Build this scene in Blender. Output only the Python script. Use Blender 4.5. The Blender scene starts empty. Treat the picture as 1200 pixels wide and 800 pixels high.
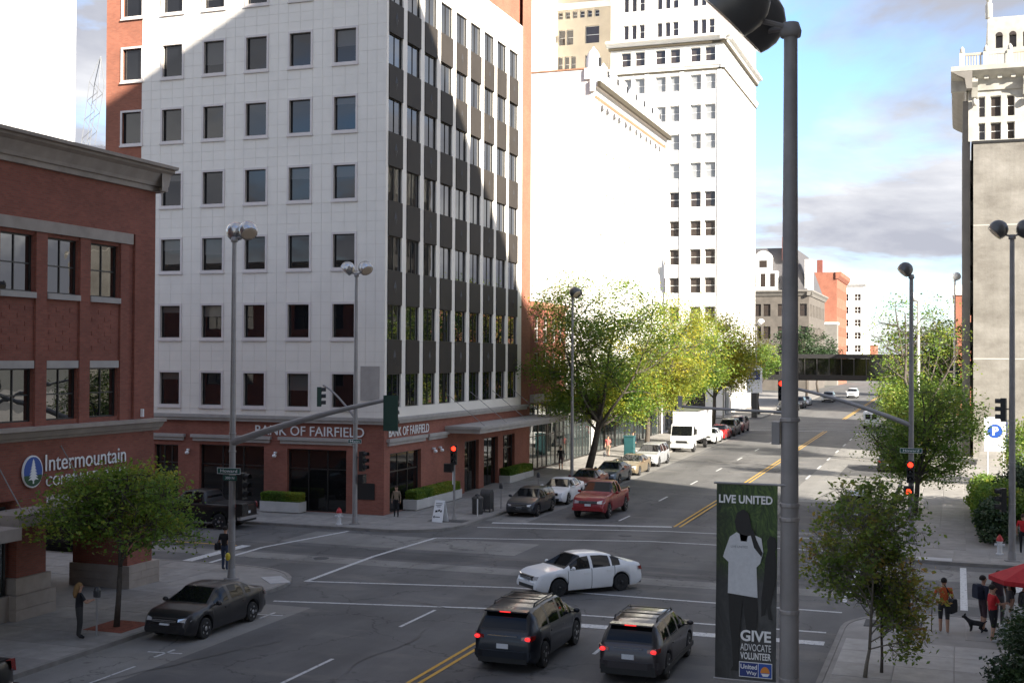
import bpy, bmesh, math, random
import numpy as np
from mathutils import Vector, Matrix
R_ = math.radians
scene = bpy.context.scene
COL = scene.collection

# ------------------------------------------------------------ camera, sky, sun, exposure
YAW = math.atan(523/1450.0); PITCH = math.atan(19.3/1450.0); ROLL = .0055
fw = Vector((-math.sin(YAW)*math.cos(PITCH), math.cos(YAW)*math.cos(PITCH), math.sin(PITCH)))
rt = Vector((math.cos(YAW), math.sin(YAW), 0)); up = rt.cross(fw)
rr = rt*math.cos(ROLL)+up*math.sin(ROLL); uu = up*math.cos(ROLL)-rt*math.sin(ROLL)
cd = bpy.data.cameras.new('camera'); cam = bpy.data.objects.new('camera', cd); COL.objects.link(cam)
cd.sensor_width = 36; cd.lens = 1450/1200*36; cd.clip_start = .1; cd.clip_end = 6000
cam.matrix_world = Matrix(((rr.x, uu.x, -fw.x, 0), (rr.y, uu.y, -fw.y, 0), (rr.z, uu.z, -fw.z, 8.8), (0, 0, 0, 1)))
scene.camera = cam
scene.view_settings.view_transform = 'Standard'; scene.view_settings.look = 'None'
scene.view_settings.exposure = EXPO = 2.32; scene.view_settings.gamma = 1
scene.cycles.max_bounces = 6; scene.cycles.diffuse_bounces = 3; scene.cycles.glossy_bounces = 3; scene.cycles.transmission_bounces = 2
scene.render.resolution_x = 1024; scene.render.resolution_y = 682

SUN_AZ = R_(120); SUN_EL = R_(24)          # azimuth from +Y towards +X
to_sun = Vector((math.sin(SUN_AZ)*math.cos(SUN_EL), math.cos(SUN_AZ)*math.cos(SUN_EL), math.sin(SUN_EL)))
sl = bpy.data.lights.new('sun', 'SUN'); sl.energy = 3.5; sl.angle = R_(.6); sl.color = (1, .93, .82)
so = bpy.data.objects.new('sun', sl); COL.objects.link(so); so.rotation_euler = to_sun.to_track_quat('Z', 'Y').to_euler()
so.location = (40, -40, 90)

world = bpy.data.worlds.new('World'); scene.world = world; world.use_nodes = True
wn = world.node_tree; wn.nodes.clear()
def N(t, **k):
    n = wn.nodes.new(t)
    for a, b in k.items(): setattr(n, a, b)
    return n
def LK(a, b): wn.links.new(a, b)
out = N('ShaderNodeOutputWorld'); bg = N('ShaderNodeBackground'); bg.inputs['Strength'].default_value = .1
LK(bg.outputs[0], out.inputs[0])
sky = N('ShaderNodeTexSky', sky_type='NISHITA'); sky.sun_disc = False; sky.sun_elevation = SUN_EL; sky.sun_rotation = SUN_AZ
sky.altitude = 600; sky.air_density = 1.0; sky.dust_density = 1.2; sky.ozone_density = 1.5
tc = N('ShaderNodeTexCoord'); sep = N('ShaderNodeSeparateXYZ'); LK(tc.outputs['Generated'], sep.inputs[0])
def Mth(op, a, b=None, clamp=False):
    n = N('ShaderNodeMath', operation=op); n.use_clamp = clamp
    for i, q in enumerate((a, b)):
        if q is None: continue
        if isinstance(q, (int, float)): n.inputs[i].default_value = q
        else: LK(q, n.inputs[i])
    return n.outputs[0]
zc = Mth('MAXIMUM', sep.outputs[2], 0.0); den = Mth('ADD', zc, .26)
cmb = N('ShaderNodeCombineXYZ'); LK(Mth('DIVIDE', sep.outputs[0], den), cmb.inputs[0]); LK(Mth('DIVIDE', sep.outputs[1], den), cmb.inputs[1])
cmb.inputs[2].default_value = CLOUD_SEED = 7.3
n1 = N('ShaderNodeTexNoise'); n1.inputs['Scale'].default_value = 1.35; n1.inputs['Detail'].default_value = 9; n1.inputs['Roughness'].default_value = .56; n1.inputs['Distortion'].default_value = .35
n2 = N('ShaderNodeTexNoise'); n2.inputs['Scale'].default_value = 1.75; n2.inputs['Detail'].default_value = 7; n2.inputs['Roughness'].default_value = .55; n2.inputs['Distortion'].default_value = .3
mp = N('ShaderNodeMapping'); mp.inputs['Location'].default_value = (3.1, 7.7, 2.2); LK(cmb.outputs[0], n1.inputs['Vector']); LK(cmb.outputs[0], mp.inputs[0]); LK(mp.outputs[0], n2.inputs['Vector'])
r1 = N('ShaderNodeValToRGB'); r1.color_ramp.elements[0].position = .40; r1.color_ramp.elements[1].position = .52; LK(n1.outputs[0], r1.inputs[0])
r2 = N('ShaderNodeValToRGB'); LK(n2.outputs[0], r2.inputs[0])
e = r2.color_ramp.elements; e[0].position = .40; e[0].color = (1.1, 1.14, 1.32, 1); e[1].position = .66; e[1].color = (2.42, 2.42, 2.45, 1)
m_ = r2.color_ramp.elements.new(.53); m_.color = (1.65, 1.68, 1.8, 1)
skb = N('ShaderNodeMixRGB', blend_type='MULTIPLY'); skb.inputs[0].default_value = 1; skb.inputs[2].default_value = (.52, .60, .72, 1); LK(sky.outputs[0], skb.inputs[1])
mx = N('ShaderNodeMixRGB'); LK(r1.outputs[0], mx.inputs[0]); LK(skb.outputs[0], mx.inputs[1]); LK(r2.outputs[0], mx.inputs[2])
LK(mx.outputs[0], bg.inputs[0])

# ------------------------------------------------------------ helpers
def zg(y): return .012*min(max(0, y-70), 190)
def tag(o, label=None, cat=None, group=None, kind=None):
    if label: o['label'] = label
    if cat: o['category'] = cat
    if group: o['group'] = group
    if kind: o['kind'] = kind
    return o
def empty(name, loc=(0, 0, 0), rz=0, label=None, cat=None, group=None):
    o = bpy.data.objects.new(name, None); COL.objects.link(o); o.location = loc; o.rotation_euler = (0, 0, rz)
    o.empty_display_size = .2
    return tag(o, label, cat, group)
class MB:
    def __init__(s): s.v = []; s.f = []; s.m = []
    def face(s, pts, mi=0):
        b = len(s.v); s.v += [tuple(p) for p in pts]; s.f.append(tuple(range(b, b+len(pts)))); s.m.append(mi); return s
    def box(s, x0, x1, y0, y1, z0, z1, mi=0):
        b = len(s.v)
        s.v += [(x0, y0, z0), (x1, y0, z0), (x1, y1, z0), (x0, y1, z0), (x0, y0, z1), (x1, y0, z1), (x1, y1, z1), (x0, y1, z1)]
        for q in ((3, 2, 1, 0), (4, 5, 6, 7), (0, 1, 5, 4), (1, 2, 6, 5), (2, 3, 7, 6), (3, 0, 4, 7)):
            s.f.append(tuple(b+i for i in q)); s.m.append(mi)
        return s
    def prism(s, pts, z0, z1, mi=0, axis='z'):
        n = len(pts); b = len(s.v)
        def P(p, h): return {'z': (p[0], p[1], h), 'y': (p[0], h, p[1]), 'x': (h, p[0], p[1])}[axis]
        s.v += [P(p, z0) for p in pts]+[P(p, z1) for p in pts]
        s.f.append(tuple(b+i for i in reversed(range(n)))); s.m.append(mi)
        s.f.append(tuple(b+n+i for i in range(n))); s.m.append(mi)
        for i in range(n):
            j = (i+1) % n; s.f.append((b+i, b+j, b+n+j, b+n+i)); s.m.append(mi)
        return s
    def tube(s, path, rad, n=8, mi=0, cap=True):
        path = [Vector(p) for p in path]; k = len(path)
        if not hasattr(rad, '__len__'): rad = [rad]*k
        rings = []
        ref = None
        for i in range(k):
            d = (path[min(i+1, k-1)]-path[max(i-1, 0)])
            if d.length < 1e-9: d = Vector((0, 0, 1))
            d.normalize()
            if ref is None: ref = Vector((1, 0, 0)) if abs(d.x) < .9 else Vector((0, 1, 0))
            a = (ref-d*ref.dot(d)).normalized(); c = d.cross(a); ref = a
            b = len(s.v)
            for j in range(n):
                t = 2*math.pi*j/n; s.v.append(tuple(path[i]+(a*math.cos(t)+c*math.sin(t))*rad[i]))
            rings.append(b)
        for i in range(k-1):
            for j in range(n):
                s.f.append((rings[i]+j, rings[i]+(j+1) % n, rings[i+1]+(j+1) % n, rings[i+1]+j)); s.m.append(mi)
        if cap:
            s.f.append(tuple(rings[0]+j for j in reversed(range(n)))); s.m.append(mi)
            s.f.append(tuple(rings[-1]+j for j in range(n))); s.m.append(mi)
        return s
    def lathe(s, prof, n=16, o=(0, 0, 0), mat=None, mi=0):
        b = len(s.v); k = len(prof); M = mat or Matrix.Identity(3); o = Vector(o)
        for r, z in prof:
            for j in range(n):
                t = 2*math.pi*j/n; s.v.append(tuple(o+M @ Vector((r*math.cos(t), r*math.sin(t), z))))
        for i in range(k-1):
            for j in range(n):
                s.f.append((b+i*n+j, b+i*n+(j+1) % n, b+(i+1)*n+(j+1) % n, b+(i+1)*n+j)); s.m.append(mi)
        s.f.append(tuple(b+j for j in reversed(range(n)))); s.m.append(mi)
        s.f.append(tuple(b+(k-1)*n+j for j in range(n))); s.m.append(mi)
        return s
    def ball(s, c, r, n=10, k=7, mi=0):
        rx, ry, rz = (r, r, r) if not hasattr(r, '__len__') else r
        b = len(s.v)
        for i in range(1, k):
            p = math.pi*i/k
            for j in range(n):
                t = 2*math.pi*j/n
                s.v.append((c[0]+rx*math.sin(p)*math.cos(t), c[1]+ry*math.sin(p)*math.sin(t), c[2]+rz*math.cos(p)))
        t0 = len(s.v); s.v.append((c[0], c[1], c[2]+rz)); s.v.append((c[0], c[1], c[2]-rz))
        for i in range(k-2):
            for j in range(n): s.f.append((b+i*n+j, b+(i+1)*n+j, b+(i+1)*n+(j+1) % n, b+i*n+(j+1) % n)); s.m.append(mi)
        for j in range(n):
            s.f.append((t0, b+j, b+(j+1) % n)); s.m.append(mi)
            q = b+(k-2)*n; s.f.append((t0+1, q+(j+1) % n, q+j)); s.m.append(mi)
        return s
    def mesh(s, name, mats, smooth=False, angle=None):
        me = bpy.data.meshes.new(name); me.from_pydata(s.v, [], s.f)
        for m in (mats if isinstance(mats, (list, tuple)) else [mats]): me.materials.append(MAT[m])
        if any(s.m): me.polygons.foreach_set('material_index', s.m)
        if smooth:
            me.polygons.foreach_set('use_smooth', [True]*len(s.f))
            if angle: me.set_sharp_from_angle(angle=R_(angle))
        me.update(); return me
    def build(s, name, mats, parent=None, world=False, smooth=False, angle=None, kind=None, loc=None):
        return put(name, s.mesh(name, mats, smooth, angle), parent, loc, 0, world, kind)
def put(name, me, parent=None, loc=None, rz=0, world=False, kind=None):
    """link a mesh object; world=True: coordinates are world coordinates, the (unrotated) parent is undone"""
    o = bpy.data.objects.new(name, me); COL.objects.link(o)
    l = Vector(loc) if loc else Vector((0, 0, 0))
    if parent:
        o.parent = parent
        if world:
            q = parent
            while q: l = l-q.location; q = q.parent
    o.location = l; o.rotation_euler = (0, 0, rz)
    if kind: o['kind'] = kind
    return o
def copy_tree(o, parent=None):
    c = o.copy(); COL.objects.link(c); c.parent = parent
    for ch in list(o.children): copy_tree(ch, c)
    return c

# ------------------------------------------------------------ materials
MAT = {}
def newmat(name):
    m = bpy.data.materials.new(name); m.use_nodes = True; MAT[name] = m
    nt = m.node_tree; return m, nt, nt.nodes['Principled BSDF']
def mnode(nt, t, **k):
    n = nt.nodes.new(t)
    for a, b in k.items(): setattr(n, a, b)
    return n
def noise(nt, scale, detail=4, rough=.55, vec=None):
    n = mnode(nt, 'ShaderNodeTexNoise'); n.inputs['Scale'].default_value = scale; n.inputs['Detail'].default_value = detail; n.inputs['Roughness'].default_value = rough
    if vec is not None: nt.links.new(vec, n.inputs['Vector'])
    return n
def pos(nt): return mnode(nt, 'ShaderNodeNewGeometry').outputs['Position']
def mixc(nt, fac, a, b, bt='MIX'):
    n = mnode(nt, 'ShaderNodeMixRGB', blend_type=bt)
    for i, q in ((0, fac), (1, a), (2, b)):
        if isinstance(q, (int, float)): n.inputs[i].default_value = q
        elif isinstance(q, tuple): n.inputs[i].default_value = (*q[:3], 1)
        else: nt.links.new(q, n.inputs[i])
    return n.outputs[0]
def ramp(nt, val, stops):
    n = mnode(nt, 'ShaderNodeValToRGB'); el = n.color_ramp.elements
    while len(el) < len(stops): el.new(.5)
    for e, (p, c) in zip(el, stops):
        e.position = p; e.color = (*c, 1) if isinstance(c, tuple) else (c, c, c, 1)
    nt.links.new(val, n.inputs[0]); return n.outputs[0]
def bumpn(nt, h, strength, dist=.02):
    b = mnode(nt, 'ShaderNodeBump'); b.inputs['Strength'].default_value = strength; b.inputs['Distance'].default_value = dist
    nt.links.new(h, b.inputs['Height']); return b.outputs[0]
def mat(name, col, rough=.7, var=.12, scale=1.5, metal=0, bump=0, bscale=30, coat=0, ior=1.5, big=0, emit=None, es=1):
    m, nt, p = newmat(name)
    p.inputs['Roughness'].default_value = rough; p.inputs['Metallic'].default_value = metal; p.inputs['IOR'].default_value = ior
    if coat: p.inputs['Coat Weight'].default_value = coat; p.inputs['Coat Roughness'].default_value = .04
    if var:
        P = pos(nt); c = ramp(nt, noise(nt, scale, 6, .6, P).outputs[0], [(.3, tuple(x*(1-var) for x in col)), (.7, tuple(min(1, x*(1+var)) for x in col))])
        if big:
            c = mixc(nt, big, c, ramp(nt, noise(nt, scale*.13, 4, .6, P).outputs[0], [(.35, .55), (.65, 1.0)]), 'MULTIPLY')
        nt.links.new(c, p.inputs['Base Color'])
    else: p.inputs['Base Color'].default_value = (*col, 1)
    if bump: nt.links.new(bumpn(nt, noise(nt, bscale, 4, .6, pos(nt)).outputs[0], bump), p.inputs['Normal'])
    if emit: p.inputs['Emission Color'].default_value = (*emit, 1); p.inputs['Emission Strength'].default_value = es
    return m
def brickmat(name, c1, c2, mortar, scale=1.0, rowh=.075, bw=.22):
    m, nt, p = newmat(name); P = pos(nt); s = mnode(nt, 'ShaderNodeSeparateXYZ'); nt.links.new(P, s.inputs[0])
    a = mnode(nt, 'ShaderNodeMath', operation='ADD'); nt.links.new(s.outputs[0], a.inputs[0]); nt.links.new(s.outputs[1], a.inputs[1])
    c = mnode(nt, 'ShaderNodeCombineXYZ'); nt.links.new(a.outputs[0], c.inputs[0]); nt.links.new(s.outputs[2], c.inputs[1])
    b = mnode(nt, 'ShaderNodeTexBrick'); nt.links.new(c.outputs[0], b.inputs['Vector'])
    b.inputs['Scale'].default_value = scale; b.inputs['Brick Width'].default_value = bw; b.inputs['Row Height'].default_value = rowh; b.inputs['Mortar Size'].default_value = .006
    b.inputs['Color1'].default_value = (*c1, 1); b.inputs['Color2'].default_value = (*c2, 1); b.inputs['Mortar'].default_value = (*mortar, 1)
    big = ramp(nt, noise(nt, .5, 5, .6, P).outputs[0], [(.3, .78), (.7, 1.1)])
    nt.links.new(mixc(nt, 1, b.outputs[0], big, 'MULTIPLY'), p.inputs['Base Color']); p.inputs['Roughness'].default_value = .85
    nt.links.new(bumpn(nt, b.outputs['Fac'], -.4, .01), p.inputs['Normal']); return m
def glassmat(name, col=(.012, .014, .016), rough=.02, ior=1.9, wave=0, wscale=1.5):
    m, nt, p = newmat(name); p.inputs['Base Color'].default_value = (*col, 1); p.inputs['Roughness'].default_value = rough; p.inputs['IOR'].default_value = ior
    if wave: nt.links.new(bumpn(nt, noise(nt, wscale, 2, .4, pos(nt)).outputs[0], wave, .05), p.inputs['Normal'])
    return m
def leafmat(name, stops, trans=.35):
    m, nt, p = newmat(name); g = mnode(nt, 'ShaderNodeNewGeometry')
    a = mnode(nt, 'ShaderNodeMath', operation='MULTIPLY_ADD'); nt.links.new(g.outputs['Random Per Island'], a.inputs[0]); a.inputs[1].default_value = .45
    nz = ramp(nt, noise(nt, .55, 3, .5, g.outputs['Position']).outputs[0], [(.35, 0.), (.65, .55)]); nt.links.new(nz, a.inputs[2])
    c = ramp(nt, a.outputs[0], stops); nt.links.new(c, p.inputs['Base Color']); p.inputs['Roughness'].default_value = .55
    t = mnode(nt, 'ShaderNodeBsdfTranslucent'); nt.links.new(c, t.inputs[0]); mx = mnode(nt, 'ShaderNodeMixShader'); mx.inputs[0].default_value = trans
    o = nt.nodes['Material Output']; nt.links.new(p.outputs[0], mx.inputs[1]); nt.links.new(t.outputs[0], mx.inputs[2]); nt.links.new(mx.outputs[0], o.inputs[0]); return m

def asphaltmat(name, col, patch=.35):
    m, nt, p = newmat(name); P = pos(nt)
    c = ramp(nt, noise(nt, 60, 3, .7, P).outputs[0], [(.3, tuple(x*.75 for x in col)), (.7, tuple(x*1.25 for x in col))])
    mp = mnode(nt, 'ShaderNodeMapping'); mp.inputs['Scale'].default_value = (.55, .07, 1); nt.links.new(P, mp.inputs[0])
    c = mixc(nt, patch, c, ramp(nt, noise(nt, 1.0, 5, .6, mp.outputs[0]).outputs[0], [(.35, .5), (.65, 1.3)]), 'MULTIPLY')
    c = mixc(nt, .6, c, ramp(nt, noise(nt, .35, 6, .65, P).outputs[0], [(.35, .75), (.65, 1.2)]), 'MULTIPLY')
    # cracks
    v = mnode(nt, 'ShaderNodeTexVoronoi', feature='DISTANCE_TO_EDGE'); v.inputs['Scale'].default_value = .22
    dn = mnode(nt, 'ShaderNodeVectorMath', operation='MULTIPLY_ADD'); nt.links.new(noise(nt, .8, 4, .6, P).outputs['Color'], dn.inputs[0]); dn.inputs[1].default_value = (2.2, 2.2, 0); nt.links.new(P, dn.inputs[2]); nt.links.new(dn.outputs[0], v.inputs['Vector'])
    c = mixc(nt, 1, c, ramp(nt, v.outputs[0], [(.0, .45), (.010, 1.)]), 'MULTIPLY')
    sx_ = mnode(nt, 'ShaderNodeSeparateXYZ'); nt.links.new(P, sx_.inputs[0]); w1 = mnode(nt, 'ShaderNodeMath', operation='MULTIPLY_ADD'); nt.links.new(sx_.outputs[0], w1.inputs[0]); w1.inputs[1].default_value = 1.83; w1.inputs[2].default_value = .6
    w2 = mnode(nt, 'ShaderNodeMath', operation='SINE'); nt.links.new(w1.outputs[0], w2.inputs[0]); c = mixc(nt, ramp(nt, noise(nt, .15, 3, .6, P).outputs[0], [(.35, 0.), (.7, .9)]), c, ramp(nt, w2.outputs[0], [(.0, 1.06), (1., .80)]), 'MULTIPLY')
    dm = mnode(nt, 'ShaderNodeMapping'); dm.inputs['Scale'].default_value = (.22, .6, 1); dm.inputs['Rotation'].default_value = (0, 0, .35); nt.links.new(P, dm.inputs[0])
    c = mixc(nt, ramp(nt, noise(nt, 1.0, 6, .62, dm.outputs[0]).outputs[0], [(.54, 0.), (.72, .55)]), c, (.21, .19, .165))
    oil = ramp(nt, noise(nt, 1.3, 2, .5, P).outputs[0], [(.70, 1.), (.76, .62)]); c = mixc(nt, 1, c, oil, 'MULTIPLY')
    nt.links.new(c, p.inputs['Base Color']); p.inputs['Roughness'].default_value = .85
    nt.links.new(bumpn(nt, noise(nt, 90, 3, .7, P).outputs[0], .25, .01), p.inputs['Normal']); return m
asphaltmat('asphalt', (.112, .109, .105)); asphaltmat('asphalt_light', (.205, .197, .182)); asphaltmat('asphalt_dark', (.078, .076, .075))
mat('earth', (.10, .10, .085), .95, .3, .2)
mat('concrete', (.285, .268, .245), .85, .16, 1.2, bump=.15, bscale=40, big=.5)
mat('kerbstone', (.235, .22, .20), .85, .2, 2, big=.4)
mat('pad_joint', (.09, .085, .08), .95, .2, 3)
mat('ramp_white', (.42, .41, .40), .7, .1, 3)
mat('tree_pit_red', (.22, .060, .034), .9, .35, 6, bump=.4, bscale=25)
def paintmat(name, col, wear=.5):
    m, nt, p = newmat(name); P = pos(nt)
    f = ramp(nt, noise(nt, 9, 6, .7, P).outputs[0], [(.34, 1.), (.48, 0.)]); f2 = mnode(nt, 'ShaderNodeMath', operation='MULTIPLY'); nt.links.new(f, f2.inputs[0]); f2.inputs[1].default_value = wear
    nt.links.new(mixc(nt, f2.outputs[0], col, (.06, .06, .06)), p.inputs['Base Color']); p.inputs['Roughness'].default_value = .7
paintmat('road_white', (.55, .55, .54), .75); paintmat('road_yellow', (.58, .33, .035), .55)
brickmat('brick_dark', (.225, .066, .042), (.285, .088, .056), (.17, .11, .085))
brickmat('brick_bank', (.26, .082, .055), (.32, .108, .072), (.23, .14, .105))
brickmat('brick_orange', (.29, .095, .055), (.36, .125, .072), (.25, .15, .11))
brickmat('brick_red', (.20, .052, .036), (.26, .072, .048), (.18, .10, .08))
mat('stone_trim', (.38, .35, .32), .8, .12, 1.5, bump=.1)
mat('stone_band', (.35, .30, .255), .8, .15, 1.5, big=.3)
mat('stone_base', (.34, .285, .235), .85, .14, 2, bump=.3, bscale=12)
mat('tile_white', (.79, .74, .665), .45, .05, .6)
mat('tile_back', (.64, .58, .51), .8, .1, 2)
mat('trim_pale', (.66, .60, .565), .55, .06, 1)
mat('spandrel', (.040, .034, .029), .6, .1, .7, ior=1.3)
mat('spandrel_ornament', (.035, .032, .030), .4, .1, 1)
mat('frame_dark', (.022, .021, .020), .4, .1, 2)
mat('frame_white', (.75, .74, .70), .5, .05, 2)
mat('terracotta', (.80, .78, .735), .5, .05, .5)
mat('terracotta_shade', (.50, .43, .33), .6, .1, .5); mat('cornice_shade', (.055, .044, .026), .7, .1, 1)  # shade put into both colours: the recessed court, the shadow under cornices
mat('ornate', (.46, .445, .395), .7, .2, 1.2, big=.5); mat('blind_grey', (.26, .265, .27), .2, .15, .35); mat('whitewash', (.84, .82, .79), .6, .04, .4)
mat('cornice_red', (.33, .17, .10), .7, .2, 2)
mat('blind', (.62, .61, .58), .25, .06, .6)
mat('grey_stone', (.20, .185, .165), .8, .15, .6)
mat('grey_stone_shaded', (.115, .10, .085), .8, .2, .8)  # grey stone darkened, the shade on the mansard walls is in its colour
mat('slate', (.085, .080, .082), .6, .15, .8)
def wallmat(name):
    m, nt, p = newmat(name); P = pos(nt)
    mp = mnode(nt, 'ShaderNodeMapping'); mp.inputs['Scale'].default_value = (.25, .25, .5); nt.links.new(P, mp.inputs[0])
    c = ramp(nt, noise(nt, 1.0, 7, .68, mp.outputs[0]).outputs[0], [(.30, (.135, .122, .105)), (.5, (.21, .196, .172)), (.70, (.28, .264, .238))])
    mp2 = mnode(nt, 'ShaderNodeMapping'); mp2.inputs['Scale'].default_value = (1.2, 1.2, .06); nt.links.new(P, mp2.inputs[0])
    c = mixc(nt, .5, c, ramp(nt, noise(nt, 1.0, 5, .6, mp2.outputs[0]).outputs[0], [(.35, .72), (.6, 1.05)]), 'MULTIPLY')
    nt.links.new(c, p.inputs['Base Color']); p.inputs['Roughness'].default_value = .9
    nt.links.new(bumpn(nt, noise(nt, 3, 8, .7, P).outputs[0], .5, .05), p.inputs['Normal'])
wallmat('concrete_wall')
mat('concrete_line', (.42, .40, .36), .8, .1, 1)
glassmat('glass_bank', (.007, .008, .010), .015, 1.75, .05, .45); glassmat('glass_bank_side', (.007, .009, .012), .015, 2.4, .06, .6)
glassmat('glass_blind', (.085, .083, .078), .06, 1.7, .05, .45); glassmat('glass_wavy', (.008, .009, .009), .01, 2.4, .10, .9); glassmat('glass_dark', (.008, .008, .008), .04, 1.6, .05, .8)
glassmat('glass_tower', (.045, .035, .03), .06, 1.6); glassmat('glass_car', (.006, .007, .008), .03, 1.38); glassmat('glass_shop', (.03, .04, .04), .03, 2.2, .12, .5)
mat('pole_grey', (.30, .285, .275), .45, .12, 2, metal=.35, big=.3)
mat('pole_dark', (.055, .053, .050), .5, .12, 2)
mat('pole_mid', (.23, .218, .21), .5, .18, 2, big=.3)
mat('pole_white', (.62, .60, .57), .5, .08, 2)
mat('lamp_shell', (.46, .45, .44), .25, .06, 2, metal=.8)
mat('lamp_shell_dark', (.10, .10, .098), .35, .06, 2, metal=.5)
mat('lamp_lens', (.50, .40, .30), .15, .05, 3)
mat('signal_green', (.012, .045, .030), .5, .1, 3); mat('signal_black', (.012, .012, .012), .5, .1, 3)
mat('lens_off', (.02, .02, .02), .2, 0)
mat('lens_red', (.6, .02, .01), .3, 0, emit=(1, .03, .012), es=.9); mat('lens_hand', (.6, .05, .01), .3, 0, emit=(1, .06, .015), es=.6)
mat('sign_green', (.012, .075, .055), .5, .05, 3); mat('sign_white', (.80, .80, .79), .5, .04, 3); mat('sign_blue', (.02, .075, .33), .4, 0)
mat('sign_navy', (.018, .035, .16), .35, .05, 3); mat('sign_dark_green', (.02, .075, .03), .4, .1, 3); mat('ink_black', (.02, .02, .02), .6, 0); mat('ink_grey', (.20, .20, .20), .6, 0)
mat('rubber', (.014, .014, .014), .8, .15, 5); mat('rim_silver', (.42, .42, .43), .3, .05, 5, metal=.85); mat('rim_black', (.012, .012, .013), .35, .1, 5)
mat('trim_black', (.012, .012, .012), .5, .1, 4); mat('chrome', (.75, .75, .76), .12, 0, metal=1)
mat('tail_off', (.20, .008, .006), .15, 0, coat=.6); mat('tail_on', (.5, .01, .01), .2, 0, emit=(1, .03, .03), es=.35); mat('headlamp', (.55, .56, .57), .08, 0, coat=1, metal=.3); mat('amber', (.5, .13, .01), .15, 0, coat=.5)
mat('plate', (.62, .64, .66), .4, .1, 30)
for nm, c, mt in (('paint_charcoal', (.030, .029, .031), .5), ('paint_white', (.74, .74, .735), 0), ('paint_blueblack', (.014, .018, .026), .4), ('paint_graphite', (.058, .052, .056), .55), ('paint_black', (.008, .008, .008), .1), ('paint_darkgrey', (.034, .037, .042), .4), ('paint_red', (.24, .009, .012), .1), ('paint_maroon', (.11, .008, .009), .15), ('paint_steelblue', (.085, .105, .125), .5), ('paint_tan', (.22, .175, .115), .45), ('paint_silver', (.52, .53, .54), .6), ('paint_cherry', (.40, .012, .012), .1), ('paint_offwhite', (.78, .78, .76), 0)):
    mat(nm, c, .36, .03, 3, metal=mt, coat=.35)
leafmat('leaf_green', [(.0, (.075, .15, .024)), (.45, (.16, .27, .036)), (.8, (.29, .35, .046)), (1, (.46, .40, .05))], .5)
leafmat('leaf_locust', [(.0, (.06, .13, .018)), (.38, (.115, .21, .025)), (.68, (.23, .29, .033)), (1, (.45, .40, .042))], .48)
leafmat('leaf_yellow', [(.0, (.09, .14, .018)), (.35, (.21, .25, .028)), (.65, (.38, .36, .035)), (1, (.54, .43, .04))], .5)
leafmat('leaf_bright', [(.0, (.060, .125, .020)), (.4, (.12, .21, .030)), (.75, (.21, .28, .038)), (1, (.36, .32, .045))], .5)
leafmat('leaf_olive', [(.0, (.085, .15, .03)), (.4, (.16, .24, .04)), (.75, (.29, .29, .05)), (1, (.38, .19, .06))], .5)
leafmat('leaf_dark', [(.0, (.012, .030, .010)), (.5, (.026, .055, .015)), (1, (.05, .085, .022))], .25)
mat('bark_young', (.16, .14, .11), .9, .2, 6); mat('bark', (.075, .062, .050), .95, .3, 5, bump=.6, bscale=14)
mat('planter_white', (.52, .505, .475), .7, .1, 1.5, big=.3)
mat('skin', (.42, .24, .16), .6, .05, 3); mat('skin_dark', (.09, .045, .028), .6, .05, 3)
for nm, c in (('cloth_black', (.012, .012, .014)), ('cloth_navy', (.018, .022, .04)), ('cloth_jean', (.035, .05, .085)), ('cloth_grey', (.075, .075, .078)), ('cloth_darkgrey', (.032, .031, .030)), ('cloth_orange', (.42, .085, .022)), ('cloth_red', (.46, .016, .020)), ('cloth_pink', (.62, .14, .12)), ('cloth_white', (.62, .62, .60)), ('cloth_plum', (.05, .028, .034)), ('cloth_tan', (.20, .15, .10)), ('umbrella_red', (.40, .018, .022)), ('hair_blond', (.21, .12, .045)), ('hair_dark', (.016, .012, .010)), ('hair_brown', (.05, .028, .016)), ('shoe_white', (.6, .6, .6))):
    mat(nm, c, .9, .15, 8)
mat('hydrant_red', (.42, .02, .02), .4, .1, 5); mat('hydrant_white', (.60, .60, .60), .4, .1, 5)
mat('bin_grey', (.055, .053, .05), .6, .15, 4); mat('teal', (.016, .072, .077), .5, .1, 3); mat('meter_grey', (.05, .05, .052), .4, .1, 4)
mat('yellow', (.55, .42, .03), .6, .1, 4); mat('crane_steel', (.12, .125, .135), .6, .05, 1); mat('roof_grey', (.12, .12, .12), .9, .2, .6); mat('pergola', (.40, .35, .27), .7, .1, 1)
mat('skywalk_shaded', (.016, .015, .015), .7, .15, .8); mat('fabric_blue', (.05, .08, .22), .8, .1, 3)  # skywalk colour is near black to carry the shadow lying on it
# ------------------------------------------------------------ ground, roads, pavements
def slabmat(name='slab', k=1.0):
    m, nt, p = newmat(name); P = pos(nt); oi = mnode(nt, 'ShaderNodeObjectInfo')
    c = ramp(nt, noise(nt, 2.2, 7, .65, P).outputs[0], [(.3, (.228*k, .214*k, .195*k)), (.7, (.325*k, .306*k, .28*k))])
    c = mixc(nt, 1, c, ramp(nt, oi.outputs['Random'], [(0, .86), (1, 1.1)]), 'MULTIPLY')
    c = mixc(nt, .5, c, ramp(nt, noise(nt, .3, 4, .6, P).outputs[0], [(.35, .7), (.65, 1.1)]), 'MULTIPLY')
    nt.links.new(c, p.inputs['Base Color']); p.inputs['Roughness'].default_value = .85
    nt.links.new(bumpn(nt, noise(nt, 50, 3, .6, P).outputs[0], .2, .01), p.inputs['Normal'])
slabmat(); slabmat('slab_new', 1.4)
YS = [-300, 70, 260, 2500]
g = MB()
for a, b in zip(YS[:-1], YS[1:]): g.face([(-2500, a, zg(a)-.03), (2500, a, zg(a)-.03), (2500, b, zg(b)-.03), (-2500, b, zg(b)-.03)])
tag(g.build('ground', 'earth'), kind='structure')
XL, XR = -24.1, -3.6            # kerb lines of the main street
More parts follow.
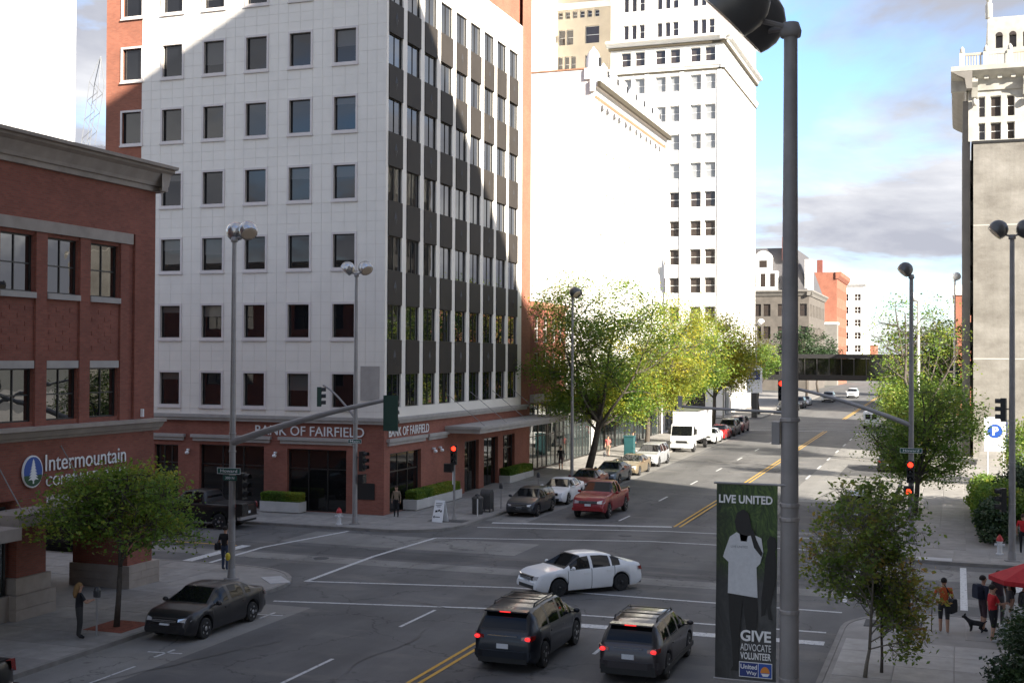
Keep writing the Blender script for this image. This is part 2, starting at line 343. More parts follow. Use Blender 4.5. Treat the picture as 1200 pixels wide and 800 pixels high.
YA, YB = 44.8, 56.6             # kerb lines of the first cross street
YC, YD = 142.0, 160.5           # and of the second
def sheet(mb, x0, x1, y0, y1, dz):
    ys = [y0]+[q for q in (70, 260) if y0 < q < y1]+[y1]
    for a, b in zip(ys[:-1], ys[1:]): mb.face([(x0, a, zg(a)+dz), (x1, a, zg(a)+dz), (x1, b, zg(b)+dz), (x0, b, zg(b)+dz)])
    return mb
r = MB(); sheet(r, XL-5, XR+5, -60, 700, 0); sheet(r, -260, XL-5, YA-5, YB+5, 0); sheet(r, XR+5, 260, YA-5, YB+5, 0); sheet(r, -260, XL-5, YC-4, YD+4, 0); sheet(r, XR+5, 260, YC-4, YD+4, 0)
road = tag(r.build('road', 'asphalt'), kind='structure')
def rpart(name, mats, rects, dz, parent=road):
    mb = MB()
    for q in rects: sheet(mb, *q, dz)
    return mb.build(name, mats, parent)
rpart('parking_strip', 'asphalt_light', [(XL, -21.35, -60, 38.6)], .004); rpart('parking_strip', 'asphalt_light', [(XL, -21.75, 62.6, 141)], .004)
rpart('parking_strip', 'asphalt_light', [(-10.2, XR, 63.5, 141)], .004)
rpart('road_patch', 'asphalt_light', [(-30.5, -18.6, 52.0, 55.6)], .004); rpart('road_patch', 'asphalt_dark', [(-60, -3.8, 49.2, 51.3)], .005); rpart('road_patch', 'asphalt_light', [(-60, 20, 47.3, 48.7)], .0045)
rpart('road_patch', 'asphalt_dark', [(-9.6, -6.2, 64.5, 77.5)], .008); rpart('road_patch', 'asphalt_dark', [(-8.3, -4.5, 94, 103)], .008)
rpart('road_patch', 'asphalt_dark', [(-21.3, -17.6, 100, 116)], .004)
rpart('road_patch', 'asphalt_light', [(-3.6, 60, 52.4, 55.2)], .004)
def stripe(name, m, a, b, w, dz=.012):
    a = Vector(a); b = Vector(b); d = (b-a).normalized(); n = Vector((-d.y, d.x))*w/2; mb = MB()
    k = 2 if abs(b.y-a.y) < 3 else 6
    P = [a+(b-a)*i/(k-1) for i in range(k)]
    for p, q in zip(P[:-1], P[1:]): mb.face([(p.x-n.x, p.y-n.y, zg(p.y)+dz), (q.x-n.x, q.y-n.y, zg(q.y)+dz), (q.x+n.x, q.y+n.y, zg(q.y)+dz), (p.x+n.x, p.y+n.y, zg(p.y)+dz)])
    return mb.build(name, m, road)
W = 'road_white'
for a, b, w in (((-24, 43.05), (-16.1, 44.75), .17), ((-16.1, 44.75), (-3.8, 44.55), .17), ((-23.2, 39.15), (-15.4, 40.75), .17), ((-15.4, 40.75), (-4.0, 41.1), .17),
                ((-24.0, 55.7), (-14.0, 58.5), .17), ((-14, 58.5), (-3.9, 58.6), .17), ((-23.5, 60.0), (-14, 62.2), .17), ((-14, 62.2), (-3.9, 62.6), .17),
                ((-24.05, 43.0), (-24.3, 49.5), .2), ((-24.3, 49.5), (-24.0, 55.7), .2), ((-30.0, 44.3), (-30.2, 50), .2), ((-30.2, 50), (-29.0, 56.2), .2),
                ((.2, 46.5), (.2, 56.0), .25), ((-3.9, 46.5), (-3.9, 56.2), .17)):
    stripe('crosswalk_line', W, a, b, w)
stripe('stop_line', W, (-13.5, 39.2), (-3.9, 39.5), .55); stripe('stop_line', W, (-23.4, 61.9), (-14.1, 63.9), .42); stripe('stop_line', W, (-31.2, 44.8), (-31.2, 50.2), .5)
stripe('stop_line', W, (-22, 140.3), (-14, 140.6), .4); stripe('stop_line', W, (2.2, 50.8), (2.2, 56.2), .45)
for y in (14.4, 21.8, 29.4, 36.9): stripe('lane_dash', W, (-17.15, y), (-17.15, y+2.9), .12)
for i in range(9): stripe('lane_dash', W, (-17.3, 65.2+9.55*i), (-17.3, 67.6+9.55*i), .13)
for y in (20.5, 28.2, 35.6): stripe('lane_dash', W, (-10.2, y), (-10.2, y+2.4), .12)
for i in range(8): stripe('lane_dash', W, (-10.25, 83+7.6*i), (-10.25, 85.8+7.6*i), .15)
for x in (-14.0, -13.7):
    stripe('centre_line', 'road_yellow', (x, -30), (x, 38.4), .12); stripe('centre_line', 'road_yellow', (x, 64), (x, 141.2), .12); stripe('centre_line', 'road_yellow', (x, 164), (x, 258), .14)
stripe('centre_line', 'road_yellow', (-60, 50.0), (-31.6, 50.0), .12)
for y in (31.1, 36.9): stripe('parking_tick', W, (-22.7, y), (-21.6, y+.15), .1); stripe('parking_tick', W, (-22.1, y-.5), (-22.1, y+.5), .1)
stripe('parking_line', W, (-21.95, 22), (-21.95, 29.5), .08)
for a, b in (((-23, 143), (-4, 143)), ((-23, 146), (-4, 146)), ((-23, 158), (-4, 158))): stripe('crosswalk_line', W, a, b, .18)

random.seed(9)
mat('crack_sealant', (.055, .054, .053), .55, .2, 4)
for x, y, a, n in ((-22, 27, 80, 14), (-16, 31, 100, 12), (-19.5, 41, 5, 16), (-9, 47.5, 170, 18), (-15, 53.5, 10, 16), (-8.6, 27, 85, 12), (-20.8, 46.8, 60, 10), (-13, 66, 75, 12), (-19.6, 78, 95, 16), (-12, 90, 80, 14), (-7, 50.5, 30, 9), (-27.5, 52.6, 15, 12), (-11.5, 71, 160, 8)):
    p = Vector((x, y)); pts = []; th = R_(a)
    for i in range(n): pts.append(p.copy()); th += random.uniform(-.5, .5)*.7; th = th*.8+R_(a)*.2; p += Vector((math.cos(th), math.sin(th)))*.55
    mb = MB()
    for i in range(n-1):
        d = (pts[i+1]-pts[i]).normalized(); nn = Vector((-d.y, d.x))*random.uniform(.012, .024); q0, q1 = pts[i], pts[i+1]
        mb.face([(q0.x-nn.x, q0.y-nn.y, zg(q0.y)+.0155), (q1.x-nn.x, q1.y-nn.y, zg(q1.y)+.0155), (q1.x+nn.x, q1.y+nn.y, zg(q1.y)+.0155), (q0.x+nn.x, q0.y+nn.y, zg(q0.y)+.0155)])
    mb.build('sealed_crack', 'crack_sealant', road)
def arc(cx, cy, r, a0, a1, n=8): return [(cx+r*math.cos(R_(a0+(a1-a0)*i/n)), cy+r*math.sin(R_(a0+(a1-a0)*i/n))) for i in range(n+1)]
def block(name, line, back, side):
    """raised pavement: 'line' is the kerb polyline, 'back' closes the block, side=+1 if the block lies left of the line"""
    def off(L, d):
        o = []
        for i, p in enumerate(L):
            a = Vector(L[max(i-1, 0)]); b = Vector(L[min(i+1, len(L)-1)]); t = (b-a).normalized(); o.append((p[0]-t.y*d*side, p[1]+t.x*d*side))
        return o
    inner = off(line, .17)
    poly = inner+list(back)
    def clip(P, y, keep_low):
        o = []
        for i in range(len(P)):
            a, b = P[i], P[(i+1) % len(P)]; ia = (a[1] <= y) == keep_low or a[1] == y; ib = (b[1] <= y) == keep_low or b[1] == y
            if ia: o.append(a)
            if ia != ib: t = (y-a[1])/(b[1]-a[1]); o.append((a[0]+t*(b[0]-a[0]), y))
        return o
    mb = MB(); ys = [p[1] for p in poly]
    for P in ([poly] if max(ys) <= 70 or min(ys) >= 70 else [clip(poly, 70, True), clip(poly, 70, False)]):
        a = sum(P[i][0]*P[(i+1) % len(P)][1]-P[(i+1) % len(P)][0]*P[i][1] for i in range(len(P)))
        if a < 0: P = P[::-1]
        mb.face([(x, y, zg(y)+.128) for x, y in P])
        for i in range(len(P)):
            (x, y), (x2, y2) = P[i], P[(i+1) % len(P)]; mb.face([(x, y, zg(y)-.2), (x2, y2, zg(y2)-.2), (x2, y2, zg(y2)+.128), (x, y, zg(y)+.128)])
    root = tag(mb.build(name, 'concrete'), kind='structure')
    k = MB()
    L2 = []
    for p, q in zip(line[:-1], line[1:]):
        L2.append(p)
        if (p[1]-70)*(q[1]-70) < 0: t = (70-p[1])/(q[1]-p[1]); L2.append((p[0]+t*(q[0]-p[0]), 70))
    L2.append(line[-1]); I2 = off(L2, .165)
    for i in range(len(L2)-1):
        a, b, c, d = L2[i], L2[i+1], I2[i+1], I2[i]
        T = lambda p, h: (p[0], p[1], zg(p[1])+h)
        k.face([T(a, .14), T(b, .14), T(c, .14), T(d, .14)]); k.face([T(a, -.05), T(b, -.05), T(b, .14), T(a, .14)]); k.face([T(d, .14), T(c, .14), T(c, .05), T(d, .05)])
    k.build('kerb', 'kerbstone', root)
    return root
SW1 = block('sidewalk_near_left', [(XL, -60)]+arc(XL-3.8, YA-3.8, 3.8, 0, 90)+[(-120, YA)], [(-120, -60)], 1)
SW2 = block('sidewalk_bank_block', [(-120, YB)]+arc(XL-3.2, YB+3.2, 3.2, -90, 0)+[(XL, YC-3)]+arc(XL-3, YC-3, 3, 0, 90)[1:]+[(-120, YC)], [], 1)
SW3 = block('sidewalk_near_right', [(120, YA)]+arc(XR+3.2, YA-3.2, 3.2, 90, 180)+[(XR, -60)], [(120, -60)], 1)
SW4 = block('sidewalk_far_right', [(120, YC)]+arc(XR+3, YC-3, 3, 90, 180)+[(XR, YB+3.2)]+arc(XR+3.2, YB+3.2, 3.2, 180, 270)[1:]+[(120, YB)], [], 1)
SW5 = block('sidewalk_tower_block', [(-120, YD)]+arc(XL-3, YD+3, 3, -90, 0)+[(XL, 255)], [(-120, 255)], 1)
SW6 = block('sidewalk_distant_right', [(XR, 255), (XR, YD+3)]+arc(XR+3, YD+3, 3, 180, 270)[1:]+[(120, YD)], [(120, 255)], 1)
_sl = {}
def slabs(root, x0, x1, y0, y1, sx, sy, skip=None, mt='slab'):
    key = (round(sx, 3), round(sy, 3), mt)
    if key not in _sl:
        mb = MB(); e = .012; b = .02
        mb.face([(-sx/2+e+b, -sy/2+e+b, .012), (sx/2-e-b, -sy/2+e+b, .012), (sx/2-e-b, sy/2-e-b, .012), (-sx/2+e+b, sy/2-e-b, .012)])
        A = [(-sx/2+e, -sy/2+e), (sx/2-e, -sy/2+e), (sx/2-e, sy/2-e), (-sx/2+e, sy/2-e)]; B = [(-sx/2+e+b, -sy/2+e+b), (sx/2-e-b, -sy/2+e+b), (sx/2-e-b, sy/2-e-b), (-sx/2+e+b, sy/2-e-b)]
        for i in range(4):
            j = (i+1) % 4; mb.face([(*A[i], .004), (*A[j], .004), (*B[j], .012), (*B[i], .012)]); mb.face([(*A[i], -.02), (*A[j], -.02), (*A[j], .004), (*A[i], .004)])
        _sl[key] = mb.mesh('slab', mt)
    nx, ny = int((x1-x0)/sx+1e-6), int((y1-y0)/sy+1e-6)
    for i in range(nx):
        for j in range(ny):
            x, y = x0+sx*(i+.5), y0+sy*(j+.5)
            if skip and skip(x, y): continue
            o = put('slab', _sl[key], root, (x, y, zg(y)+.128+random.uniform(-.002, .003)))
            if y > 70: o.rotation_euler.x = math.atan(.012)
random.seed(4)
slabs(SW1, -29.07, -24.27, 25.6, 40.0, 1.6, 1.6); slabs(SW1, -50.0, -28.4, 40.3, 44.5, 1.35, 1.4)
slabs(SW2, -48, -27.75, 56.9, 61.4, 1.35, 1.5); slabs(SW2, -29.5, -24.3, 61.5, 103, 1.3, 1.55)
slabs(SW3, -3.3, 4.7, 24, 40.8, 1.6, 1.6, lambda x, y: x > 3.9, 'slab_new'); slabs(SW3, .2, 4.7, 41.0, 44.4, 1.5, 1.7)
slabs(SW4, -3.4, .4, 60.4, 100, 1.25, 1.8); slabs(SW4, -.2, 10, 57, 60, 1.5, 1.5)
for sw, (x, y), an in ((SW1, (-24.95, 42.25), -45), (SW4, (-1.0, 57.2), 0)):
    b = MB().box(-.75, .75, -.4, .4, -.05, .018).build('kerb_ramp', 'ramp_white', sw); b.location = (x, y, .128); b.rotation_euler.z = R_(an)
tp = MB().box(-26.05, -24.6, 32.35, 33.95, .05, .148).build('tree_pit', 'tree_pit_red', SW1)
for x, y in ((-25.5, 60.9),): MB().box(x-1.0, x+1.0, y-.5, y+.4, .05, .1445).build('tree_pit', 'pad_joint', SW2)
MB().box(-2.9, -1.1, 42.0, 43.1, .05, .147).build('tree_pit', 'pad_joint', SW3)
for x, y in ((-19.5, 102.0), (-15.6, 60), (-26.2, 48.2)): MB().lathe([(.34, 0), (.34, .012)], 20, (x, y, zg(y)+.004)).build('manhole_cover', 'asphalt_dark', road)

# ------------------------------------------------------------ facade tools
def FP(face, c):
    return {'S': lambda s, z, d: (s, c+d, z), 'E': lambda s, z, d: (c-d, s, z), 'W': lambda s, z, d: (c+d, s, z), 'N': lambda s, z, d: (s, c-d, z)}[face]
def facade(mb, face, c, s0, s1, z0, z1, ops=(), depth=.3, mi=0):
    P = FP(face, c); S = sorted({s0, s1, *[v for o in ops for v in o[:2] if s0 < v < s1]}); Z = sorted({z0, z1, *[v for o in ops for v in o[2:4] if z0 < v < z1]})
    inside = lambda s, z: any(o[0] < s < o[1] and o[2] < z < o[3] for o in ops)
    for a, b in zip(S[:-1], S[1:]):
        run = None
        for k, (e, f) in enumerate(zip(Z[:-1], Z[1:])):
            if not inside((a+b)/2, (e+f)/2):
                mb.face([P(a, e, 0), P(b, e, 0), P(b, f, 0), P(a, f, 0)], mi)
    for (a, b, e, f) in [o[:4] for o in ops]:
        mb.face([P(a, e, 0), P(a, f, 0), P(a, f, depth), P(a, e, depth)], mi); mb.face([P(b, e, 0), P(b, f, 0), P(b, f, depth), P(b, e, depth)], mi)
        mb.face([P(a, f, 0), P(b, f, 0), P(b, f, depth), P(a, f, depth)], mi); mb.face([P(a, e, 0), P(b, e, 0), P(b, e, depth), P(a, e, depth)], mi)
    return mb
ROT = {'S': 0, 'E': math.pi/2, 'W': -math.pi/2, 'N': math.pi}
def fbox(mb, face, c, s0, s1, z0, z1, d0, d1, mi=0):
    P = FP(face, c); a = P(s0, z0, d0); b = P(s1, z1, d1)
    return mb.box(min(a[0], b[0]), max(a[0], b[0]), min(a[1], b[1]), max(a[1], b[1]), z0, z1, mi)
_wm = {}
def window(root, face, c, s, z, w, h, style='plain', fm='frame_dark', gm='glass_dark', depth=.2, ft=.05, sur=None, name='window', split=False):
    """window in an opening [s,s+w]x[z,z+h]; frame mesh with a pane (or panes) as children"""
    key = (round(w, 3), round(h, 3), style, fm, gm, depth, ft, sur)
    if key not in _wm:
        m = MB(); nx, ny = {'plain': (1, 1), 'sash': (1, 2), 'vert': (2, 1), 'grid': (2, 2), 'tri': (3, 1), 'door': (2, 1), 'shop': (3, 2)}[style]
        d0, d1 = depth-.04, depth+.05
        for a, b, e, f in ((0, ft, 0, h), (w-ft, w, 0, h), (ft, w-ft, 0, ft), (ft, w-ft, h-ft, h)): m.box(a, b, d0, d1, e, f)
        xs = [ft+(w-2*ft)*i/nx for i in range(nx+1)]; zs = [ft+(h-2*ft)*i/ny for i in range(ny+1)]
        if style == 'shop': zs = [ft, h*.68, h-ft]
        t = ft*.45
        for x in xs[1:-1]: m.box(x-t, x+t, d0+.005, d1, ft, h-ft)
        for q in zs[1:-1]:
            for a, b in zip(xs[:-1], xs[1:]): m.box(a+t, b-t, d0+.008, d1, q-t, q+t)
        mats = [fm]
        if sur:
            sw, sp, sm = sur; mats.append(sm)
            for a, b, e, f in ((-sw, 0, -sw, h+sw), (w, w+sw, -sw, h+sw), (0, w, h, h+sw), (0, w, -sw, 0)): m.box(a, b, -sp, .02, e, f, 1)
            m.box(-sw-.03, w+sw+.03, -sp-.05, .02, -sw-.09, -sw-.002, 1)
        me = m.mesh('window', mats); pm = []
        if split:
            for a, b in zip(xs[:-1], xs[1:]):
                for e, f in zip(zs[:-1], zs[1:]): pm.append(MB().face([(a, depth, e), (b, depth, e), (b, depth, f), (a, depth, f)]).mesh('pane', gm))
        else: pm.append(MB().face([(ft, depth, ft), (w-ft, depth, ft), (w-ft, depth, h-ft), (ft, depth, h-ft)]).mesh('pane', gm))
        _wm[key] = (me, pm)
    me, pm = _wm[key]
    P = FP(face, c)(s if face in 'SE' else s+w, z, 0)
    o = put(name, me, root, P, ROT[face], world=True)
    for q in pm: put('pane', q, o)
    return o
def text(body, width, m, parent, face, c, s, z, height=None, proud=.03, ext=.02, bold=0.0, name='lettering', align='l', rotw=None):
    cu = bpy.data.curves.new('t', 'FONT'); cu.body = body; cu.size = 1; cu.extrude = ext; cu.offset = bold; cu.resolution_u = 3
    ob = bpy.data.objects.new('t', cu); me = bpy.data.meshes.new_from_object(ob); bpy.data.objects.remove(ob)
    co = np.zeros(len(me.vertices)*3); me.vertices.foreach_get('co', co); co = co.reshape(-1, 3)
    x0, x1, y0, y1 = co[:, 0].min(), co[:, 0].max(), co[:, 1].min(), co[:, 1].max(); k = width/(x1-x0); kz = (height/(y1-y0)) if height else k
    X = (co[:, 0]-x0)*k-(width/2 if align == 'c' else 0); Z = (co[:, 1]-y0)*kz; D = -co[:, 2]
    me.vertices.foreach_set('co', np.stack([X, D-proud, Z], 1).ravel()); me.materials.clear(); me.materials.append(MAT[m]); me.update()
    if face is None: return put(name, me, parent, (s, c, z), rotw or 0)
    return put(name, me, parent, FP(face, c)(s if face in 'SE' else s, z, 0), ROT[face], world=True)

# ------------------------------------------------------------ the corner bank
bank = empty('office_building', (-39, 73, 0), 0, 'seven storey pale tiled bank building with dark banded side and brick base', 'building')
ZT = [7.85, 11.75, 15.65, 19.5, 23.32, 27.12, 30.92]; WH = 1.86; FX, FY = -29.65, 61.6
cL = [-32.87-2.846*k for k in range(6)]
opS = [(c, c+1.35, t-WH, t) for c in cL for t in ZT]
m = MB(); facade(m, 'S', FY, -45.72, FX, 5.45, 33.0, [o for o in opS if o[0] > -46], .3); m.box(-45.72, -30.4, 61.95, 62.0, 33, 33.3)
m.build('wall_backing', 'tile_back', bank, True)
m = MB(); facade(m, 'S', FY, -48.3, -45.72, 5.45, 38, [o for o in opS if o[0] < -46], .3)
facade(m, 'E', FX, 84.15, 86.1, 5.45, 38)
m.box(-48.3, -30.06, 61.95, 86.1, 0, 38); m.face([(FX-.25, 61.9, 32.7), (FX-.25, 84.15, 32.7), (FX-.25, 84.15, 38), (FX-.25, 61.9, 38)])
m.face([(-48.3, 61.6, 0), (-48.3, 61.95, 0), (-48.3, 61.95, 38), (-48.3, 61.6, 38)]); m.face([(FX, 86.1, 0), (-30.06, 86.1, 0), (-30.06, 86.1, 38), (FX, 86.1, 38)])
m.build('brick_wall', 'brick_orange', bank, True)
opG = [(-44.6, -42.95, 0.35, 3.62), (-41.5, -37.2, .15, 3.7), (-35.7, -31.96, .13, 3.62)]
opE = [(62.35, 66.6, .15, 3.45), (73.4, 75.9, .14, 3.45), (76.8, 79.5, .14, 3.45), (80.5, 82.9, .6, 3.45)]
m = MB(); facade(m, 'S', FY, -48.3, FX, 0, 5.1, opG, .3); facade(m, 'E', FX, FY, 86.1, 0, 5.1, opE, .3); m.build('brick_base', 'brick_bank', bank, True)
for (a, b, e, f) in opG: window(bank, 'S', FY, a, e, b-a, f-e, 'shop', 'frame_dark', 'glass_dark', .25, .07, split=True)
for i, (a, b, e, f) in enumerate(opE): window(bank, 'E', FX, a, e, b-a, f-e, 'door' if i in (1, 2) else 'shop', 'frame_dark', 'glass_dark', .25, .08, split=True, name='door' if i in (1, 2) else 'window')
m = MB(); fbox(m, 'S', FY, -48.5, FX+.32, 5.1, 5.27, -.22, .3); fbox(m, 'S', FY, -48.5, FX+.38, 5.272, 5.45, -.30, .3)
fbox(m, 'E', FX, FY+.001, 85.0, 5.101, 5.269, -.2, .3); fbox(m, 'E', FX, FY+.001, 85.1, 5.273, 5.449, -.29, .3); m.build('cornice', 'stone_trim', bank, True)
for a, b, e, f in opG:
    m = MB(); fbox(m, 'S', FY, a-.4, b+.4, 3.9, 4.1, -.12, .01); fbox(m, 'S', FY, a-.5, b+.5, 4.102, 4.28, -.22, .01); m.build('lintel', 'stone_trim', bank, True)
for a, b in ((62.0, 67.0), (67.5, 70.3)):
    m = MB(); fbox(m, 'E', FX, a, b, 3.9, 4.1, -.12, .01); fbox(m, 'E', FX, a-.1, b+.1, 4.102, 4.28, -.22, .01); m.build('lintel', 'stone_trim', bank, True)
m = MB().box(FX+.01, FX+2.3, 70.2, 87.6, 4.18, 4.42); m.box(FX+.01, FX+2.42, 70.1, 87.7, 4.422, 4.6); m.build('canopy', 'stone_trim', bank, True)
for y in (71.5, 75.5, 79.5, 83.5): MB().tube([(FX+2.1, y, 4.6), (FX+.02, y-1.2, 6.6)], .02, 6).build('tie_rod', 'pole_mid', bank, True)
for c in cL:
    for t in ZT:
        w_ = window(bank, 'S', FY, c, t-WH, 1.35, WH, 'plain', 'frame_dark', 'glass_bank', .16, .045, (.12, .06, 'trim_pale'))
        if random.random() < .4:
            hb = random.choice((.35, .6, .9, 1.3)); MB().face([(.05, .156, WH-.05-hb), (1.30, .156, WH-.05-hb), (1.30, .156, WH-.05), (.05, .156, WH-.05)]).build('blind', 'glass_blind', w_)
# tiles of the front, each a piece of its own; the farthest ones joined
cols = []
e = FX
edges = [FX]+[FX-(FX-(cL[0]+1.47))*(i+1)/3 for i in range(3)]
for k in range(5):
    L = cL[k]-.12; Rr = cL[k]+1.47; edges += [Rr-(Rr-L)*.5, L]; nx = cL[k+1]+1.47 if k < 4 else -45.72; edges += [L-(L-nx)*.5, nx]
edges = sorted(set(round(q, 4) for q in edges))
rows = [5.452]
for t in ZT[:-1]:
    lo, hi = t-WH-.21, t+.12
    rows += [lo, lo+(hi-lo)/3, lo+2*(hi-lo)/3, hi]; nlo = ZT[ZT.index(t)+1]-WH-.21; rows += [hi+(nlo-hi)/3, hi+2*(nlo-hi)/3]
rows += [ZT[-1]-WH-.21, ZT[-1]-WH+.4]
tiles = []
for a, b in zip(edges[:-1], edges[1:]):
    for e, f in zip(rows[:-1], rows[1:]):
        if any(o[0]-.1 < (a+b)/2 < o[1]+.1 and o[2]-.2 < (e+f)/2 < o[3]+.1 for o in opS): continue
        tiles.append((a, b, e, f))
tiles.sort(key=lambda q: (q[0]+q[1])/-2+abs((q[2]+q[3])/2-12)*.25); rest = MB(); _tm = {}
for i, (a, b, e, f) in enumerate(tiles):
    g = .006
    if i < 300:
        key = (round(b-a, 2), round(f-e, 2))
        if key not in _tm: _tm[key] = MB().box(g, b-a-g, -.02, .05, g, f-e-g).mesh('tile', 'tile_white')
        put('tile', _tm[key], bank, (a, FY, e), 0, True)
    else: rest.box(a+g, b-g, FY-.02, FY+.05, e+g, f-g)
rest.build('tiles', 'tile_white', bank, True, kind='stuff')
# side: mullions, spandrels, windows
BY = [61.87+2.436*k for k in range(9)]; BW = 1.85
ZE = [(6.02, 7.87), (9.78, 11.72), (13.62, 15.55), (17.5, 19.42), (21.3, 23.2), (25.05, 26.82), (28.6, 30.48)]
m = MB(); fbox(m, 'E', FX, FY+.001, 84.15, 5.45, 6.0, 0, .4); m.build('sill_band', 'tile_white', bank, True)
m = MB(); fbox(m, 'E', FX, FY+.001, 84.15, 30.5, 32.75, 0, .4); m.build('parapet', 'tile_white', bank, True)
ms = [FY+.001]+[b for y in BY for b in (y, y+BW)]+[84.15]
for a, b in zip(ms[::2], ms[1::2]):
    zz = [6.003, 9.7, 13.5, 17.4, 21.2, 25.0, 28.5, 30.497]
    m = MB()
    for e, f in zip(zz[:-1], zz[1:]): fbox(m, 'E', FX, a, b, e+.004, f-.004, 0, .4)
    m.build('mullion', 'tile_white', bank, True)
spm = MB().box(.01, BW-.01, -.05, .30, 0, 1).mesh('spandrel', 'spandrel'); orm = MB()
orm.v = [(-.17, 0, 0), (0, 0, -.42), (.17, 0, 0), (0, 0, .42), (0, -.07, 0)]; orm.f = [(0, 1, 4), (1, 2, 4), (2, 3, 4), (3, 0, 4)]; orm.m = [0]*4; orm = orm.mesh('ornament', 'spandrel_ornament')
for k, y in enumerate(BY):
    for i, (e, f) in enumerate(ZE):
        window(bank, 'E', FX, y, e, BW, f-e, 'vert', 'frame_dark', 'glass_bank_side', .13, .035)
        if i < 6:
            h = ZE[i+1][0]-f; o = put('spandrel', spm, bank, (FX, y, f+.002), math.pi/2, True); o.scale.z = h-.004
            if k % 2 == 0: q = put('ornament', orm, bank, (FX+.05, y+BW/2, f+h/2), math.pi/2, True)
text('BANK OF FAIRFIELD', 6.9, 'sign_white', bank, 'S', FY, -37.75, 4.36, .54, .05, .012, .004)
text('BANK OF FAIRFIELD', 5.5, 'sign_white', bank, 'E', FX, 62.1, 4.38, .52, .05, .012, .004)
for face, c, s in (('S', FY, -42.2), ('S', FY, -36.4), ('E', FX, 68.2), ('E', FX, 69.2)):
    P = FP(face, c); q = MB().ball(P(s, 3.2, -.22), (.13, .13, .1)); q.box(*sorted((P(s-.05, 0, 0)[0], P(s+.05, 0, -.2)[0])), *sorted((P(s-.05, 0, 0)[1], P(s+.05, 0, -.2)[1])), 3.3, 3.42); q.build('wall_lamp', 'sign_white', bank, True, True)
m = MB(); fbox(m, 'S', FY, -31.4, -30.2, .95, 1.85, -.03, .02); m.build('plaque', 'frame_dark', bank, True)
m = MB(); fbox(m, 'S', FY, -31.1, -29.95, 6.4, 8.3, -.06, -.022); m.build('vent_panel', 'stone_trim', bank, True)

# ------------------------------------------------------------ brick bank on the near left corner
im = empty('brick_building', (-38, 22, 0), 0, 'dark red brick corner building with stone cornice and blue oval tree logo', 'building')
IX, IY = -29.1, 40.12
wy = [36.42, 34.2, 31.98, 29.76, 27.54, 25.3]
IW = 1.62; IR = .10; opI = [(y, y+IW, 10.92, 12.83) for y in wy]+[(y, y+IW, 6.58, 8.36) for y in wy]
pi = MB()
pcut = [38.9]+[v for y in wy for v in (y+1.25, y)]+[5.0]
facade(pi, 'E', IX, 38.9, IY, 6.0, 15.1); facade(pi, 'E', IX, 4, 38.9, 13.36, 15.1); facade(pi, 'E', IX, 4, IY, 4.05, 5.96)
opN = [(-32.2-2.6*k, -30.6-2.6*k, z, z+1.9) for k in range(11) for z in (6.6, 10.9)]; facade(pi, 'N', IY, -60, IX, 4.05, 15.1, opN, .2)
pi.face([(IX, 4, 4.05), (IX, IY, 4.05), (-60, IY, 4.05), (-60, 4, 4.05)])
pi.build('brick_wall', 'brick_dark', im, True)
for a, b, e, f in opN: window(im, 'N', IY, a, e, b-a, f-e, 'grid', 'frame_dark', 'glass_wavy', .16, .05)
rec = MB(); facade(rec, 'E', IX-IR, 4, 38.9, 6.4, 13.36, opI, .25); rec.face([(IX, 38.9, 6.4), (IX-IR, 38.9, 6.4), (IX-IR, 38.9, 13.36), (IX, 38.9, 13.36)]); rec.build('recessed_brickwork', 'brick_dark', im, True)
gaps = [(38.06, 38.6)]+[(wy[i+1]+IW, wy[i]) for i in range(5)]
for a, b in gaps:
    m = MB(); fbox(m, 'E', IX, a+.03, b-.03, 6.42, 12.95, .02, .3); m.build('pilaster', 'brick_dark', im, True)
for i, y in enumerate(wy):
    for z0, z1 in ((10.92, 12.83), (6.58, 8.36)): window(im, 'E', IX-IR, y, z0, IW, z1-z0, 'grid', 'frame_dark', 'glass_wavy', .16, .05, split=True)
    m = MB(); fbox(m, 'E', IX, y-.02, y+IW+.02, 10.72, 10.915, -.02, .3); m.build('sill', 'stone_trim', im, True)
    m = MB(); fbox(m, 'E', IX, y+.005, y+IW-.005, 8.365, 8.62, .04, .3); m.build('lintel', 'stone_trim', im, True)
    m = MB()                                   # basket-weave studs in the spandrel
    for q in range(6):
        for p in range(4):
            if (p+q) % 2 == 0: fbox(m, 'E', IX, y+.15+p*.35, y+.42+p*.35, 9.0+q*.26, 9.15+q*.26, .085, .11)
    m.build('brick_relief', 'brick_dark', im, True, kind='stuff')
m = MB(); fbox(m, 'E', IX, 4, 38.75, 12.96, 13.355, -.03, .3); m.build('lintel_band', 'stone_band', im, True)
def moulding(face, c, s0, s1, prof, name, mt, root):
    """prof: list of (projection, z) from bottom to top, extruded along the face"""
    P = FP(face, c); m = MB(); pts = [(.3, prof[0][1])]+[(-p, z) for p, z in prof]+[(.3, prof[-1][1])]
    for (d0, z0), (d1, z1) in zip(pts[:-1], pts[1:]): m.face([P(s0, z0, d0), P(s1, z0, d0), P(s1, z1, d1), P(s0, z1, d1)])
    for s in (s0, s1): m.face([P(s, z, d) for d, z in pts])
    return m.build(name, mt, root, True)
moulding('E', IX, 4, IY+.36, [(.12, 15.1), (.14, 15.28), (.22, 15.3), (.26, 15.42), (.45, 15.75), (.62, 15.85), (.62, 15.93), (.78, 15.95), (.80, 16.06)], 'cornice', 'stone_band', im)
moulding('N', IY, -60, IX+.5, [(.08, 15.101), (.10, 15.279), (.14, 15.301), (.17, 15.419), (.28, 15.751), (.34, 15.851), (.34, 15.929), (.38, 15.951), (.40, 16.059)], 'cornice', 'stone_band', im)
moulding('E', IX, 4, IY+.25, [(.06, 5.96), (.12, 6.05), (.2, 6.08), (.32, 6.26), (.42, 6.3), (.42, 6.42)], 'belt_course', 'stone_band', im)
